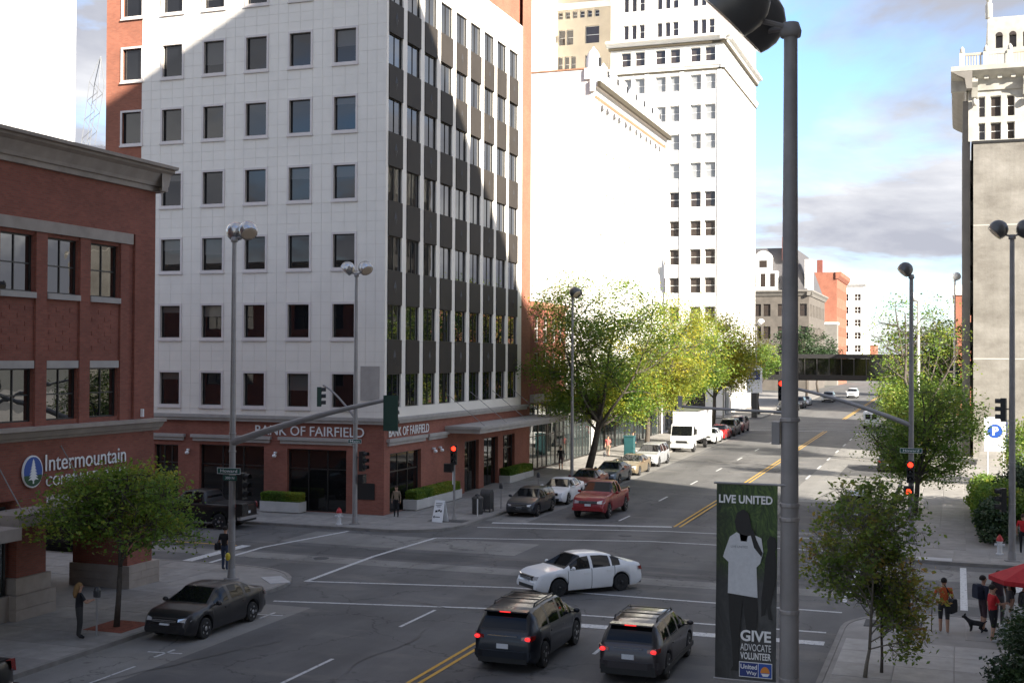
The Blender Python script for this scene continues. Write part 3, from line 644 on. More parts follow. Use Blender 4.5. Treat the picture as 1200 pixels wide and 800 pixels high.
m = MB().box(-60, IX-.2, 4, IY-.2, 15.0, 15.7); m.build('roof', 'roof_grey', im, True)
# ground floor: piers, corner arcade
m = MB(); facade(m, 'E', -35.5, 34.4, IY, 0, 4.05); facade(m, 'E', IX-.3, 4, 30.9, 0, 4.05); m.box(-60, -35.5, 34.4, IY-.1, 0, 4.04); m.box(-60, IX-.31, 4, 34.2, 0, 4.04); m.build('ground_wall', 'brick_dark', im, True)
for y0, y1 in ((32.5, 34.4), (28.4, 30.2), (24.2, 26)):
    m = MB(); fbox(m, 'E', IX, y0+.25, y1-.25, .95, 4.05, -.05, .5); m.build('brick_pier', 'brick_dark', im, True)
    zz = [0.128, .5, .95, 1.5]
    for i, (e, f) in enumerate(zip(zz[:-1], zz[1:])):
        m = MB(); w = .0 if i < 2 else .12; fbox(m, 'E', IX, y0+w, y1-w, e+.006, f-.006, -.28+w, .5); m.build('base_stone', 'stone_base', im, True)
for y0, y1 in ((30.2, 32.5), (26, 28.4)):
    m = MB(); fbox(m, 'E', IX, y0, y1, .1, .95, .0, .4); m.build('stone_plinth', 'stone_base', im, True)
    window(im, 'E', IX, y0+.02, .96, y1-y0-.04, 2.9, 'vert', 'frame_dark', 'glass_shop', .2, .07)
m = MB().box(-31.6, IX-.02, 38.62, IY-.02, .98, 4.06); m.build('brick_pier', 'brick_dark', im, True)
for i, (e, f) in enumerate(((.128, .42), (.42, .7), (.7, .98))):
    for k, (a, b) in enumerate(((38.55, 39.3), (39.3, 40.4)) if i % 2 else ((38.55, 39.6), (39.6, 40.4))):
        m = MB().box(-31.7, IX+.12, a+.005, b-.005, e+.005, f-.005); m.build('base_stone', 'stone_base', im, True)
m = MB().box(IX, IX+1.5, 31.2, 35.4, 3.40, 3.78); m.build('canopy', 'stone_band', im, True)
m = MB().box(IX, IX+2.6, 25.5, 30.1, 3.25, 3.62); m.build('canopy', 'stone_band', im, True)
for y in (31.6, 34.9): MB().tube([(IX+1.35, y, 3.78), (IX, y, 5.7)], .022, 6).build('tie_rod', 'pole_mid', im, True)
lg = empty('logo_sign', (IX+.04, 33.43, 4.93)); lg.parent = im; lg.location = Vector((IX+.04, 33.43, 4.93))-im.location
def ell(rx, rz, d0, d1, mt, nm, parent, n=28):
    m = MB(); m.prism([(rx*math.cos(2*math.pi*i/n), rz*math.sin(2*math.pi*i/n)) for i in range(n)], d0, d1, 0, 'x'); return m.build(nm, mt, parent)
ell(.475, .54, 0, .06, 'sign_white', 'rim', lg); ell(.425, .49, .03, .075, 'sign_blue', 'oval_field', lg)
m = MB(); pts = []
z = .36; w = .0; tr = [(0, .42)]
for i in range(7): w = .05+.032*i; zz = .32-.1*i; tr += [(w, zz), (w*.45, zz+.02)]
tr += [(.03, -.30), (.03, -.40)]; tr = tr+[(-a, b) for a, b in tr[::-1][:-1]]
m.prism(tr, .05, .085, 0, 'x'); m.build('tree_emblem', 'sign_white', lg)
m = MB(); n = 14; m.prism([(.42*math.cos(math.pi+math.pi*i/n*1.0), -.12+ .36*math.sin(math.pi+math.pi*i/n)) for i in range(n+1)], .05, .08, 0, 'x'); m.build('green_hill', 'sign_dark_green', lg)
text('Intermountain', 4.3, 'sign_white', im, 'E', IX, 34.08, 4.88, .56, .05, .012, .0); text('COMMUNITY BANK', 4.3, 'sign_white', im, 'E', IX, 34.12, 4.36, .34, .05, .012, .0)
m = MB(); fbox(m, 'E', IX, 39.3, 39.36, 6.5, 6.8, -.12, .0); m.build('wall_lamp', 'sign_white', im, True)
# ------------------------------------------------------------ two small shops past the bank
sh1 = empty('brick_shop', (-36, 91, 0), 0, 'narrow red brick shop with glass front between tiled bank and white building', 'building')
op = [(y, y+1.1, z, z+2.0) for y in (87.3, 89.4, 91.5, 93.2) for z in (7.2, 10.0)]
m = MB(); facade(m, 'E', -29.7, 86.2, 95, 6.3, 12.9, op, .25); m.box(-48, -30.1, 86.2, 95, 0, 12.7); facade(m, 'E', -29.7, 86.2, 95, 5.4, 6.3); m.build('brick_wall', 'brick_red', sh1, True)
for a, b, e, f in op: window(sh1, 'E', -29.7, a, e, b-a, f-e, 'sash', 'frame_white', 'glass_tower', .18, .06)
for y in (86.3, 88.45, 90.6, 92.75): window(sh1, 'E', -29.6, y, .5, 2.1, 4.9, 'grid', 'frame_dark', 'glass_shop', .2, .07, split=True)
m = MB(); fbox(m, 'E', -29.7, 86.2, 95, 5.5, 6.1, -.35, 0); m.build('fascia', 'stone_trim', sh1, True); moulding('E', -29.7, 86.2, 95, [(.1, 12.5), (.3, 12.8), (.3, 13)], 'cornice', 'cornice_red', sh1)
sh2 = empty('pale_shop', (-36, 99, 0), 0, 'low pale grey shop with big glass front behind the leaning tree trunk', 'building')
m = MB(); facade(m, 'E', -29.7, 95, 103, 4.6, 9.8, [(y, y+1.6, 6.2, 8.4) for y in (95.6, 98.1, 100.6)], .25); m.box(-48, -30.1, 95, 103, 0, 9.7); m.build('wall', 'stone_trim', sh2, True)
for y in (95.6, 98.1, 100.6): window(sh2, 'E', -29.7, y, 6.2, 1.6, 2.2, 'vert', 'frame_white', 'glass_shop', .18, .06)
for y in (95.05, 97.7, 100.35): window(sh2, 'E', -29.65, y, .55, 2.6, 4.0, 'shop', 'frame_dark', 'glass_shop', .2, .08, split=True)
MB().box(-29.7, -28.3, 96, 102.5, 4.2, 4.5).build('awning', 'planter_white', sh2, True)

# ------------------------------------------------------------ white corniced building
md = empty('white_corniced_building', (-45, 117, 0), 0, 'white building with blank side wall, bracketed cornice and small domed finials', 'building')
op = []
for k in range(6):
    y = 105.0+4.12*k
    for dy in (0, 1.75):
        op += [(y+dy, y+dy+1.0, t-2.1, t) for t in (27.2, 23.5, 19.8, 16.1, 12.4, 8.7)]
ar = [(105.1+4.12*k+dy, 105.95+4.12*k+dy, 29.9, 31.0) for k in range(6) for dy in (0, 1.75)]
m = MB(); facade(m, 'E', -29.7, 103, 130.4, 5.4, 32.2, op+ar, .3); facade(m, 'S', 103, -66, -29.7, 0, 33.9); facade(m, 'N', 130.4, -66, -29.7, 0, 33.9); m.box(-66, -30.1, 103.05, 130.35, 0, 33.2); facade(m, 'E', -30.1, 103, 130.4, 32.2, 34); facade(m, 'E', -29.7, 103, 104, 0, 5.4); facade(m, 'E', -29.7, 129.4, 130.4, 0, 5.4)
m.build('wall', 'whitewash', md, True)
for a, b, e, f in op: window(md, 'E', -29.7, a, e, b-a, f-e, 'sash', 'frame_white', 'blind', .22, .05)
for a, b, e, f in ar:
    w = window(md, 'E', -29.7, a, e, b-a, f-e, 'plain', 'frame_dark', 'glass_tower', .22, .05, name='arched_window')
    q = MB(); n = 8; q.prism([(.425+.5*math.cos(math.pi*i/n), .9+.42*math.sin(math.pi*i/n)) for i in range(n+1)], -.05, .02, 0, 'y'); q.build('arch_head', 'glass_tower', w)
for y in [104.2+3.6*i for i in range(7)]: window(md, 'E', -29.7, y, .6, 3.3, 4.6, 'shop', 'frame_dark', 'glass_shop', .25, .1)
moulding('E', -29.7, 102.7, 130.6, [(.1, 31.9), (.2, 32.2), (.4, 32.35), (.6, 32.6), (.62, 32.9)], 'cornice', 'whitewash', md)
m = MB(); fbox(m, 'E', -29.7, 102.6, 130.7, 32.25, 32.72, -.67, -.40); m.build('cornice_shade_band', 'cornice_shade', md, True)  # dark band paints the shadow under the cornice
m = MB()
for i in range(56): fbox(m, 'E', -29.7, 103.1+.485*i, 103.3+.485*i, 31.35, 31.58, -.22, 0)
m.build('dentils', 'cornice_red', md, True, kind='stuff')
m = MB(); fbox(m, 'S', 103, -66, -30.3, 33.9, 34.02, -.08, .3); m.build('coping', 'cornice_red', md, True)
def finial(y, s, x=-29.9):
    f = MB(); z = 33.0; f.box(x-.5*s, x+.5*s, y-.5*s, y+.5*s, z, z+.75*s); f.lathe([(.55*s, 0), (.5*s, .12*s), (.5*s, .7*s), (.42*s, 1.0*s), (.28*s, 1.25*s), (.1*s, 1.42*s), (.06*s, 1.55*s)], 12, (x, y, z+.76*s)); f.build('finial', 'whitewash', md, True, smooth=True, angle=40)
    for a in (0, 1): MB().box(x+.40*s, x+.53*s, y-.2*s+a*.24*s-.05*s, y-.06*s+a*.24*s, z+.9*s, z+1.5*s).build('finial_opening', 'frame_dark', md, True)
finial(103.4, 1.25)
for k in range(1, 8): finial(103.2+3.4*k, .95)

# ------------------------------------------------------------ tall white tower
tw = empty('white_tower', (-45, 180, 1.1), 0, 'tall white terracotta office tower with paired dark sash windows and double cornice', 'building')
TX, TY = -29.7, 165.5
pr = [-43.9, -41.93, -39.05, -37.03, -34.2, -32.22]
zt = [47.3, 43.2, 39.27, 35.35, 31.43, 27.5, 23.65, 19.8, 15.87, 11.95]
op = [(x, x+1.48, t-2.12, t) for x in pr for t in zt]+[(x, x+1.42, 49.0, 50.98) for x in pr]
tri = [(x0+dx, x0+dx+w, z, z+h) for x0 in (-43.55, -38.85, -33.9) for dx, w in ((0, .75), (1.12, .75), (2.2, .8)) for z, h in ((52.75, 2.0), (56.55, 2.3), (61, 2.3))]
m = MB(); facade(m, 'S', TY, -45.35, TX, 6.5, 66, op+tri, .45)
opE = [(168+4.4*k+d, 169.2+4.4*k+d, t-2.1, t) for k in range(6) for d in (0, 1.8) for t in zt+[51.0]]
facade(m, 'E', TX, TY, 193.6, 6.5, 66, opE, .4); m.box(-45.35, -30.3, 166.1, 193.6, 0, 66); facade(m, 'S', TY, -45.35, TX, 0, 6.5, [(-44, -41, 1.2, 5.6), (-39.5, -36.5, 1.2, 5.6), (-35, -32, 1.2, 5.6)], .5); facade(m, 'E', TX, TY, 193.6, 0, 6.5, [(167.5+4.4*k, 170.3+4.4*k, 1.2, 5.6) for k in range(6)], .5)
m.face([(-45.35, 165.5, 0), (-45.35, 166.1, 0), (-45.35, 166.1, 66), (-45.35, 165.5, 66)])
m.build('wall', 'terracotta', tw, True)
for a, b, e, f in op: window(tw, 'S', TY, a, e, b-a, f-e, 'sash', 'frame_white', 'glass_tower' if (e < 30 or e > 48) else 'blind_grey', .38, .07)
for a, b, e, f in tri: window(tw, 'S', TY, a, e, b-a, f-e, 'sash' if (b-a) != .75 else 'plain', 'frame_white', 'glass_tower', .38, .05)
for a, b, e, f in opE: window(tw, 'E', TX, a, e, b-a, f-e, 'sash', 'frame_white', 'blind', .3, .07)
for k in range(6): window(tw, 'E', TX, 167.5+4.4*k, 1.2, 2.8, 4.4, 'grid', 'frame_dark', 'glass_dark', .45, .1)
for x in (-44, -39.5, -35): window(tw, 'S', TY, x, 1.2, 3, 4.4, 'grid', 'frame_dark', 'glass_dark', .45, .1)
for z, p in ((47.95, .35), (51.7, 1.0), (59.6, .5)):
    moulding('S', TY, -45.9, TX+p, [(p*.3, z), (p*.5, z+.3), (p, z+.5), (p, z+.75)], 'cornice', 'terracotta', tw)
    moulding('E', TX, TY-p*.99, 194, [(p*.3, z+.001), (p*.5, z+.301), (p*.99, z+.501), (p*.99, z+.749)], 'cornice', 'terracotta', tw)
for z, p in ((47.75, .12), (51.3, .32)):
    m = MB(); fbox(m, 'S', TY, -45.6, TX+p, z, z+.35, -p, .01); fbox(m, 'E', TX, TY-p+.001, 193.9, z+.001, z+.349, -p, .01); m.build('cornice_shade_strip', 'cornice_shade', tw, True)  # dark strips paint the shadow below the tower cornices
for x in (-45.1, -40.2, -35.35, -30.2):
    m = MB(); fbox(m, 'S', TY, x-.28, x+.28, 6.6, 47.9, -.12, .02); m.build('pilaster', 'terracotta', tw, True)
for x in (-42.16, -37.3, -32.5):
    m = MB(); fbox(m, 'S', TY, x-.06, x+.06, 6.6, 47.9, -.05, .02); m.build('rib', 'terracotta', tw, True)
# light court and left wing
m = MB(); ca = [(-54.7, -53.7, 54.2, 56.4), (-53.5, -52.5, 54.2, 56.4), (-50.7, -48.6, 54.2, 56.7)]+[(-54.8+1.0*i, -54.1+1.0*i, 50.3, 52.5) for i in range(3)]+[(-54.8+1.1*i, -54.1+1.1*i, 58.0, 59.0) for i in range(6)]+[(-50.7, -48.6, 50.3, 52.5)]
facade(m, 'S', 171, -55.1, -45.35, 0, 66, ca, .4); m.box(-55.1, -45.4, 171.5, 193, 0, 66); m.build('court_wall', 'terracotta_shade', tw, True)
for a, b, e, f in ca: window(tw, 'S', 171, a, e, b-a, f-e, 'sash', 'frame_white', 'glass_tower', .3, .06)
moulding('S', 171, -55, -45.4, [(.1, 59.3), (.5, 59.8), (.5, 60.1)], 'cornice', 'terracotta', tw)
m = MB(); facade(m, 'E', -55.1, 160.4, 171, 0, 66, [(161.5+3*k, 162.3+3*k, 55, 56.3) for k in range(3)], .3); facade(m, 'S', 160.4, -75, -55.1, 0, 66); m.box(-75, -55.5, 160.8, 193, 0, 66); m.build('wing_wall', 'terracotta', tw, True)
for k in range(3): window(tw, 'E', -55.1, 161.5+3*k, 55, .8, 1.3, 'plain', 'frame_white', 'glass_tower', .2, .06)
moulding('E', -55.1, 160, 170.5, [(.1, 59.3), (.5, 59.8), (.5, 60.1)], 'cornice', 'terracotta', tw)
# low white building between
lb = empty('low_white_building', (-40, 136, .7), 0, 'low white two storey building hidden behind street trees beside tower', 'building')
m = MB(); facade(m, 'E', -29.7, 130.5, 138.5, 0, 9, [(y, y+1.6, 5.5, 7.6) for y in (131.4, 134, 136.3)]+[(131, 137.6, 1.0, 4.4)], .3); m.box(-60, -30.1, 130.5, 138.5, 0, 9); m.build('wall', 'whitewash', lb, True)
for y in (131.4, 134, 136.3): window(lb, 'E', -29.7, y, 5.5, 1.6, 2.1, 'sash', 'frame_white', 'glass_tower', .2, .06)
window(lb, 'E', -29.7, 131, 1.0, 6.6, 3.4, 'shop', 'frame_dark', 'glass_shop', .25, .1, split=True)

# ------------------------------------------------------------ mansard roofed hotel
mn = empty('mansard_building', (-50, 285, 2.3), 0, 'shaded grey mansard roofed building with white dormers beyond the white tower', 'building')
MX, MY = -29.7, 267
op = [(x, x+1.5, z, z+2.6) for x in (-41.2, -39.2, -36.2, -34.2, -31.6) for z in (18.0, 13.2, 8.4)]
m = MB(); facade(m, 'S', MY, -70, MX, 2, 22.6, op, .4); facade(m, 'E', MX, MY, 300, 2, 22.6, [(269+3*k, 270.5+3*k, z, z+2.6) for k in range(10) for z in (18., 13.2)], .4); m.box(-70, -30.2, 267.5, 300, 2, 22.6); m.build('wall', 'grey_stone_shaded', mn, True)
for a, b, e, f in op: window(mn, 'S', MY, a, e, b-a, f-e, 'sash', 'frame_dark', 'glass_tower', .3, .08)
moulding('S', MY, -70, MX+.8, [(.2, 22.3), (.5, 22.8), (.9, 23.2), (.9, 23.5)], 'cornice', 'grey_stone', mn); moulding('E', MX, MY-.8, 300, [(.2, 22.31), (.5, 22.81), (.89, 23.21), (.89, 23.49)], 'cornice', 'grey_stone', mn)
m = MB(); A = [(-70, 267.3), (MX-.2, 267.3), (MX-.2, 300), (-70, 300)]; B = [(-70, 270.5), (MX-3.4, 270.5), (MX-3.4, 297), (-70, 297)]
for i in range(3): m.face([(*A[i], 23.3), (*A[i+1], 23.3), (*B[i+1], 32.8), (*B[i], 32.8)])
m.face([(*p, 32.8) for p in B]); m.build('mansard_roof', 'slate', mn, True)
def dormer(x, w, z0, z1, cap):
    d = MB(); d.box(x, x+w, 266.6, 270, z0, z1); q = d.build('dormer', 'frame_white', mn, True)
    n = 10
    if cap: MB().prism([(x+w/2+w*.52*math.cos(math.pi*i/n), z1+w*.5*math.sin(math.pi*i/n)) for i in range(n+1)], 266.5, 270, 0, 'y').build('dormer_cap', 'frame_white', mn, True)
    k = max(1, int(w/1.9))
    for i in range(k): MB().box(x+w*(i+.25)/k, x+w*(i+.75)/k, 266.55, 266.62, z0+.8, z1-.5).build('dormer_window', 'glass_tower', mn, True)
dormer(-42.2, 6.0, 23.5, 27.6, False); dormer(-40.8, 3.2, 27.61, 30.4, True); dormer(-34.6, 2.2, 23.5, 26.6, True)
m = MB(); m.box(-30.6, -29.2, 267.5, 271.5, 23.5, 30); m.build('corner_turret', 'frame_white', mn, True)
MB().box(-35.5, -34.3, 268.5, 269.7, 30, 35).build('chimney', 'brick_red', mn, True)

# ------------------------------------------------------------ orange and white blocks far down the street
ob = empty('orange_brick_building', (-45, 345, 2.3), 0, 'orange brick building with bracketed cornice far down the street', 'building')
m = MB(); facade(m, 'S', 330, -70, -29.6, 2, 31.5, [(-34.5+1.9*k, -33.4+1.9*k, z, z+2) for k in range(2) for z in (8, 12.5)], .3); facade(m, 'E', -29.6, 330, 360, 2, 31.5, [(331.5+3*k, 333+3*k, z, z+2.4) for k in range(9) for z in (10, 15, 20, 25)], .3); m.box(-70, -30, 330.4, 360, 2, 31); m.build('wall', 'brick_orange', ob, True)
for k in range(9):
    for z in (10, 15, 20, 25): window(ob, 'E', -29.6, 331.5+3*k, z, 1.5, 2.4, 'sash', 'frame_white', 'glass_tower', .25, .08)
moulding('E', -29.6, 329.6, 360, [(.2, 29.8), (.9, 30.6), (1.1, 31.6)], 'cornice', 'brick_orange', ob); MB().box(-35, -33.6, 333, 334.4, 31, 35).build('chimney', 'brick_red', ob, True)
MB().box(-70, -29.2, 326, 329.8, 2, 17.8).build('lower_wing', 'grey_stone', ob, True); MB().box(-70, -29, 325.8, 329.9, 17.8, 18.4).build('wing_coping', 'whitewash', ob, True)
wb = empty('white_corner_block', (-40, 410, 2.3), 0, 'white block with rows of small square windows beyond the orange brick building', 'building')
op = [(x, x+2.0, z, z+2.2) for x in (-34.3, -30.6) for z in (27.2, 23.2, 19.2, 15.2, 11.2, 7.2)]
m = MB(); facade(m, 'S', 400, -60, -27.8, 2, 33.6, op, .4); facade(m, 'E', -27.8, 400, 430, 2, 33.6); m.box(-60, -28.3, 400.5, 430, 2, 33.6); m.build('wall', 'whitewash', wb, True)
for a, b, e, f in op: window(wb, 'S', 400, a, e, b-a, f-e, 'grid', 'frame_white', 'glass_tower', .3, .15)
moulding('S', 400, -60, -27, [(.2, 31.6), (.9, 32.3), (1, 33)], 'cornice', 'whitewash', wb); MB().box(-40, -34, 405, 412, 33.6, 37).build('roof_hut', 'whitewash', wb, True)
db = empty('distant_brick_block', (-35, 505, 2.3), 0, 'tiny orange block in the distance right of the white corner block', 'building')
m = MB(); m.box(-40, -30.5, 500, 520, 2, 14.5); m.build('wall', 'brick_orange', db, True); MB().box(-40.3, -30.2, 499.7, 520.3, 14.5, 15.3).build('coping', 'whitewash', db, True)
# ------------------------------------------------------------ skywalk across the street
sk = empty('skywalk', (-14, 209, 5), 0, 'dark glazed skywalk bridging the street far away', 'footbridge')
MB().box(-29.8, 2, 207, 211, 5.4, 6.3).build('deck', 'skywalk_shaded', sk, True); MB().box(-29.8, 2, 206.9, 211.1, 9.0, 9.7).build('roof', 'skywalk_shaded', sk, True)
MB().box(-29.8, 2, 207.2, 210.8, 6.31, 8.99).build('glazing', 'glass_dark', sk, True)
for i in range(17): MB().box(-29.6+1.95*i, -29.45+1.95*i, 207.02, 207.18, 6.31, 8.99).build('post', 'frame_dark', sk, True)

# ------------------------------------------------------------ concrete party wall building with ornate top (right)
pb = empty('ornate_corner_building', (14, 128, .5), 0, 'tall building with bare concrete side wall and ornate white top storeys', 'building')
PY = 112.0
m = MB(); facade(m, 'S', PY, 1.2, 34, 0, 27.2); m.face([(1.2, PY, 0), (1.2, PY+1, 0), (1.2, PY+1, 27.2), (1.2, PY, 27.2)]); m.box(1.6, 34, PY+.4, 138, 0, 27.1); m.build('party_wall', 'concrete_wall', pb, True)
for z in (8.9, 20.2): 
    m = MB(); fbox(m, 'S', PY, 1.2, 34, z, z+.1, -.02, .0); m.build('construction_joint', 'concrete_line', pb, True)
m = MB(); fbox(m, 'S', PY, 1.1, 34, 27.2, 27.42, -.08, .3); m.build('flashing', 'frame_dark', pb, True)
# ornate street front, seen edge on, and the top storeys
opw = [(114+3.4*k+d, 115.2+3.4*k+d, z, z+2.1) for k in range(7) for d in (0, 1.6) for z in (6.5, 10, 13.5, 17, 20.5, 24)]
m = MB(); facade(m, 'W', .95, PY+.6, 138, 0, 31, opw, .3); m.box(1.25, 1.59, PY+.6, 138, 0, 31); m.build('street_front', 'grey_stone', pb, True)
for a, b, e, f in opw: window(pb, 'W', .95, a, e, b-a, f-e, 'sash', 'frame_dark', 'glass_tower', .22, .06)
for k in range(8): m = MB().box(.35, .94, PY+.7+3.4*k, PY+1.35+3.4*k, 0, 31); m.build('pilaster', 'grey_stone', pb, True)
sx = [1.55+.98*k for k in range(24)]
op = []
for k in range(8):
    x = 1.6+3.75*k
    for j, w in ((0, .55), (.95, .85), (2.25, .62)): op += [(x+j, x+j+w, z, z+h) for z, h in ((27.5, 1.45), (29.45, 1.75))]
m = MB(); facade(m, 'S', PY+.12, .8, 34, 27.42, 33.3, op, .35); m.face([(.8, PY+.12, 27.4), (.8, 138, 27.4), (.8, 138, 33.3), (.8, PY+.12, 33.3)]); m.box(1.3, 34, PY+.6, 138, 27.4, 33.3); m.build('upper_wall', 'ornate', pb, True)
for a, b, e, f in op: window(pb, 'S', PY+.12, a, e, b-a, f-e, 'sash', 'frame_white', 'glass_tower', .28, .05)
moulding('S', PY+.12, -.6, 34, [(.15, 31.7), (.3, 32.6), (.9, 32.9), (1.35, 33.2), (1.4, 33.6)], 'cornice', 'ornate', pb)
moulding('W', .8, PY-1.2, 138, [(.15, 31.7), (.3, 32.6), (.9, 32.9), (1.35, 33.21), (1.4, 33.59)], 'cornice', 'grey_stone', pb)
m = MB()
for k in range(30): fbox(m, 'S', PY+.12, 1.0+1.05*k, 1.35+1.05*k, 32.55, 32.88, -.75, -.1)
m.build('dentils', 'ornate', pb, True, kind='stuff')
for k in range(5):
    x = 1.05+4.05*k
    b = MB(); b.prism([(PY+.12, 31.0), (PY-.15, 31.15), (PY-.5, 31.9), (PY-.85, 32.3), (PY-.85, 32.54), (PY+.12, 32.54)], x, x+.5, 0, 'x'); b.build('bracket', 'ornate', pb, True)
    MB().lathe([(.16, 0), (.22, .2), (.2, .45), (.08, .6)], 10, (x+.25, PY-.15, 30.4)).build('pendant', 'ornate', pb, True, smooth=True)
# parapet and attic
for k in range(8):
    x = .3+1.9*k
    MB().box(x-.22, x+.22, PY-.1, PY+.34, 33.6, 35.0).build('parapet_post', 'ornate', pb, True); MB().lathe([(.25, 0), (.18, .15), (.2, .3), (.05, .55)], 10, (x, PY+.12, 35.0)).build('parapet_finial', 'ornate', pb, True, smooth=True)
    q = MB()
    q.box(x+.25, x+1.65, PY+.02, PY+.2, 34.75, 34.95); q.box(x+.25, x+1.65, PY+.02, PY+.2, 33.61, 33.8)
    for j in range(6): q.box(x+.33+.22*j, x+.43+.22*j, PY+.06, PY+.16, 33.81, 34.74)
    q.build('balustrade', 'ornate' if k % 2 else 'pergola', pb, True)
m = MB(); ao = [(3.04+1.1*k, 3.62+1.1*k, 35.9, 37.0) for k in range(6)]; facade(m, 'S', PY+3, 2.4, 12, 33.6, 38.6, ao, .4); m.box(2.4, 12, PY+3.45, PY+14, 33.6, 38.6); m.face([(2.4, PY+3, 33.6), (2.4, PY+3.5, 33.6), (2.4, PY+3.5, 38.6), (2.4, PY+3, 38.6)]); m.build('attic', 'ornate', pb, True)
for a, b, e, f in ao:
    w = window(pb, 'S', PY+3, a, e, b-a, f-e, 'plain', 'frame_dark', 'glass_tower', .3, .05, name='arched_window'); n = 8
    MB().prism([((b-a)/2+(b-a)/2*math.cos(math.pi*i/n), f-e+.3*math.sin(math.pi*i/n)) for i in range(n+1)], -.02, .05, 0, 'y').build('arch_head', 'glass_tower', w)
for x in (2.5, 7.3, 11.9): MB().lathe([(.3, 0), (.3, 1.2), (.18, 1.4), (.28, 1.7), (.1, 2.2), (.04, 2.9)], 10, (x, PY+3.2, 38.6)).build('attic_finial', 'ornate', pb, True, smooth=True, angle=40)
# farther right hand buildings
fr = empty('red_brick_block', (10, 190, 1.5), 0, 'sliver of red brick building beyond the concrete wall at the right', 'building')
MB().box(-.55, 20, 175, 200, 0, 17.5).build('wall', 'brick_orange', fr, True); MB().box(-.75, 20, 174.8, 200, 17.5, 18.8).build('parapet', 'whitewash', fr, True)
# white block beyond the brick bank, crane and roof pergola
lw = empty('white_block', (-120, 115, 0), 0, 'blank sunlit white block rising behind the brick corner building', 'building')
m = MB(); facade(m, 'S', 105, -140, -102.6, 0, 62); facade(m, 'E', -102.6, 105, 125, 0, 62); m.box(-140, -102.9, 105.3, 124.9, 0, 62); facade(m, 'N', 125, -140, -102.6, 0, 62); m.build('wall', 'whitewash', lw, True)
m = MB(); fbox(m, 'E', -102.6, 105, 125, 61.6, 62.4, -.2, .3); m.build('coping', 'stone_trim', lw, True)
cr = empty('crane_boom', (-212, 260, 0), 0, 'grey lattice crane boom against the sky beside the white block', 'crane')
a = Vector((-213, 260, 40)); b = Vector((-205.6, 260, 85)); d = (b-a); sd = Vector((d.z, 0, -d.x)).normalized()*1.5; m = MB(); n = 16
for s in (-1, 1):
    for yy in (-1, 1): m.tube([a+sd*s*.6+Vector((0, yy, 0)), a+d*.85+sd*s+Vector((0, yy, 0)), b], .12, 4)
for i in range(n):
    for yy in (-1, 1):
        p = a+d*(.85*i/n)+sd*(1 if i % 2 else -1)*(.6+.4*i/n)+Vector((0, yy, 0)); q = a+d*(.85*(i+1)/n)+sd*(-1 if i % 2 else 1)*(.6+.4*(i+1)/n)+Vector((0, yy, 0)); m.tube([p, q], .09, 4)
m.build('lattice_boom', 'crane_steel', cr, True); MB().box(-216, -210, 256, 264, 36, 41).build('cab', 'crane_steel', cr, True); MB().tube([(-213, 260, 0), (-213, 260, 37)], 1.2, 8).build('mast', 'crane_steel', cr, True)
pg = empty('rooftop_canopy', (-62, 76, 20), 0, 'beige rooftop canopy with white beam ends left of the orange brick wall', 'canopy')
MB().box(-70, -56, 74, 86, 0, 22.4).build('wall', 'grey_stone', pg, True); m = MB(); m.v = [(-70, 75, 24.4), (-57, 75, 23.2), (-57, 84, 25.0), (-70, 84, 26.2), (-70, 75, 24.1), (-57, 75, 22.9), (-57, 84, 24.7), (-70, 84, 25.9)]; m.f = [(0, 1, 2, 3), (7, 6, 5, 4), (0, 4, 5, 1), (1, 5, 6, 2), (2, 6, 7, 3), (3, 7, 4, 0)]; m.m = [0]*6; m.build('roof_slab', 'pergola', pg, True)
for i in range(9): x = -69+1.4*i; zz = 24.4-.0923*(x+70); MB().tube([(x, 74.6, zz+.12), (x, 84, zz+1.95)], .14, 6).build('beam', 'frame_white', pg, True)
for x in (-69.5, -63.5, -57.5): MB().box(x-.15, x+.15, 75.5, 75.8, 22.4, 24.0).build('post', 'pergola', pg, True)

# ------------------------------------------------------------ the tall block on the viewer's own side, whose shade fills the crossing
vb = empty('tall_corner_block', (27, 10, 0), 0, 'tall pale office block on the near right corner, outside the picture', 'building')
VX, VY, VH = 5.0, 41.6, 51.4
op = [(7+3.6*k, 8.8+3.6*k, z, z+2) for k in range(13) for z in range(6, 48, 4)]
opv = [(-18+3.6*k, -16.2+3.6*k, z, z+2) for k in range(15) for z in range(6, 48, 4)]
m = MB(); facade(m, 'N', VY, VX, 55.6, 0, VH, op, .3); facade(m, 'W', VX, -22, VY, 0, VH, opv, .3); m.box(VX+.35, 55.6, -22, VY-.35, 0, VH); m.build('wall', 'stone_trim', vb, True)
MB().face([(VX+.3, VY-.3, 0), (55.5, VY-.3, 0), (55.5, VY-.3, VH), (VX+.3, VY-.3, VH)]).build('glazing', 'glass_dark', vb, True); MB().face([(VX+.3, -22, 0), (VX+.3, VY-.31, 0), (VX+.3, VY-.31, VH), (VX+.3, -22, VH)]).build('glazing', 'glass_dark', vb, True)
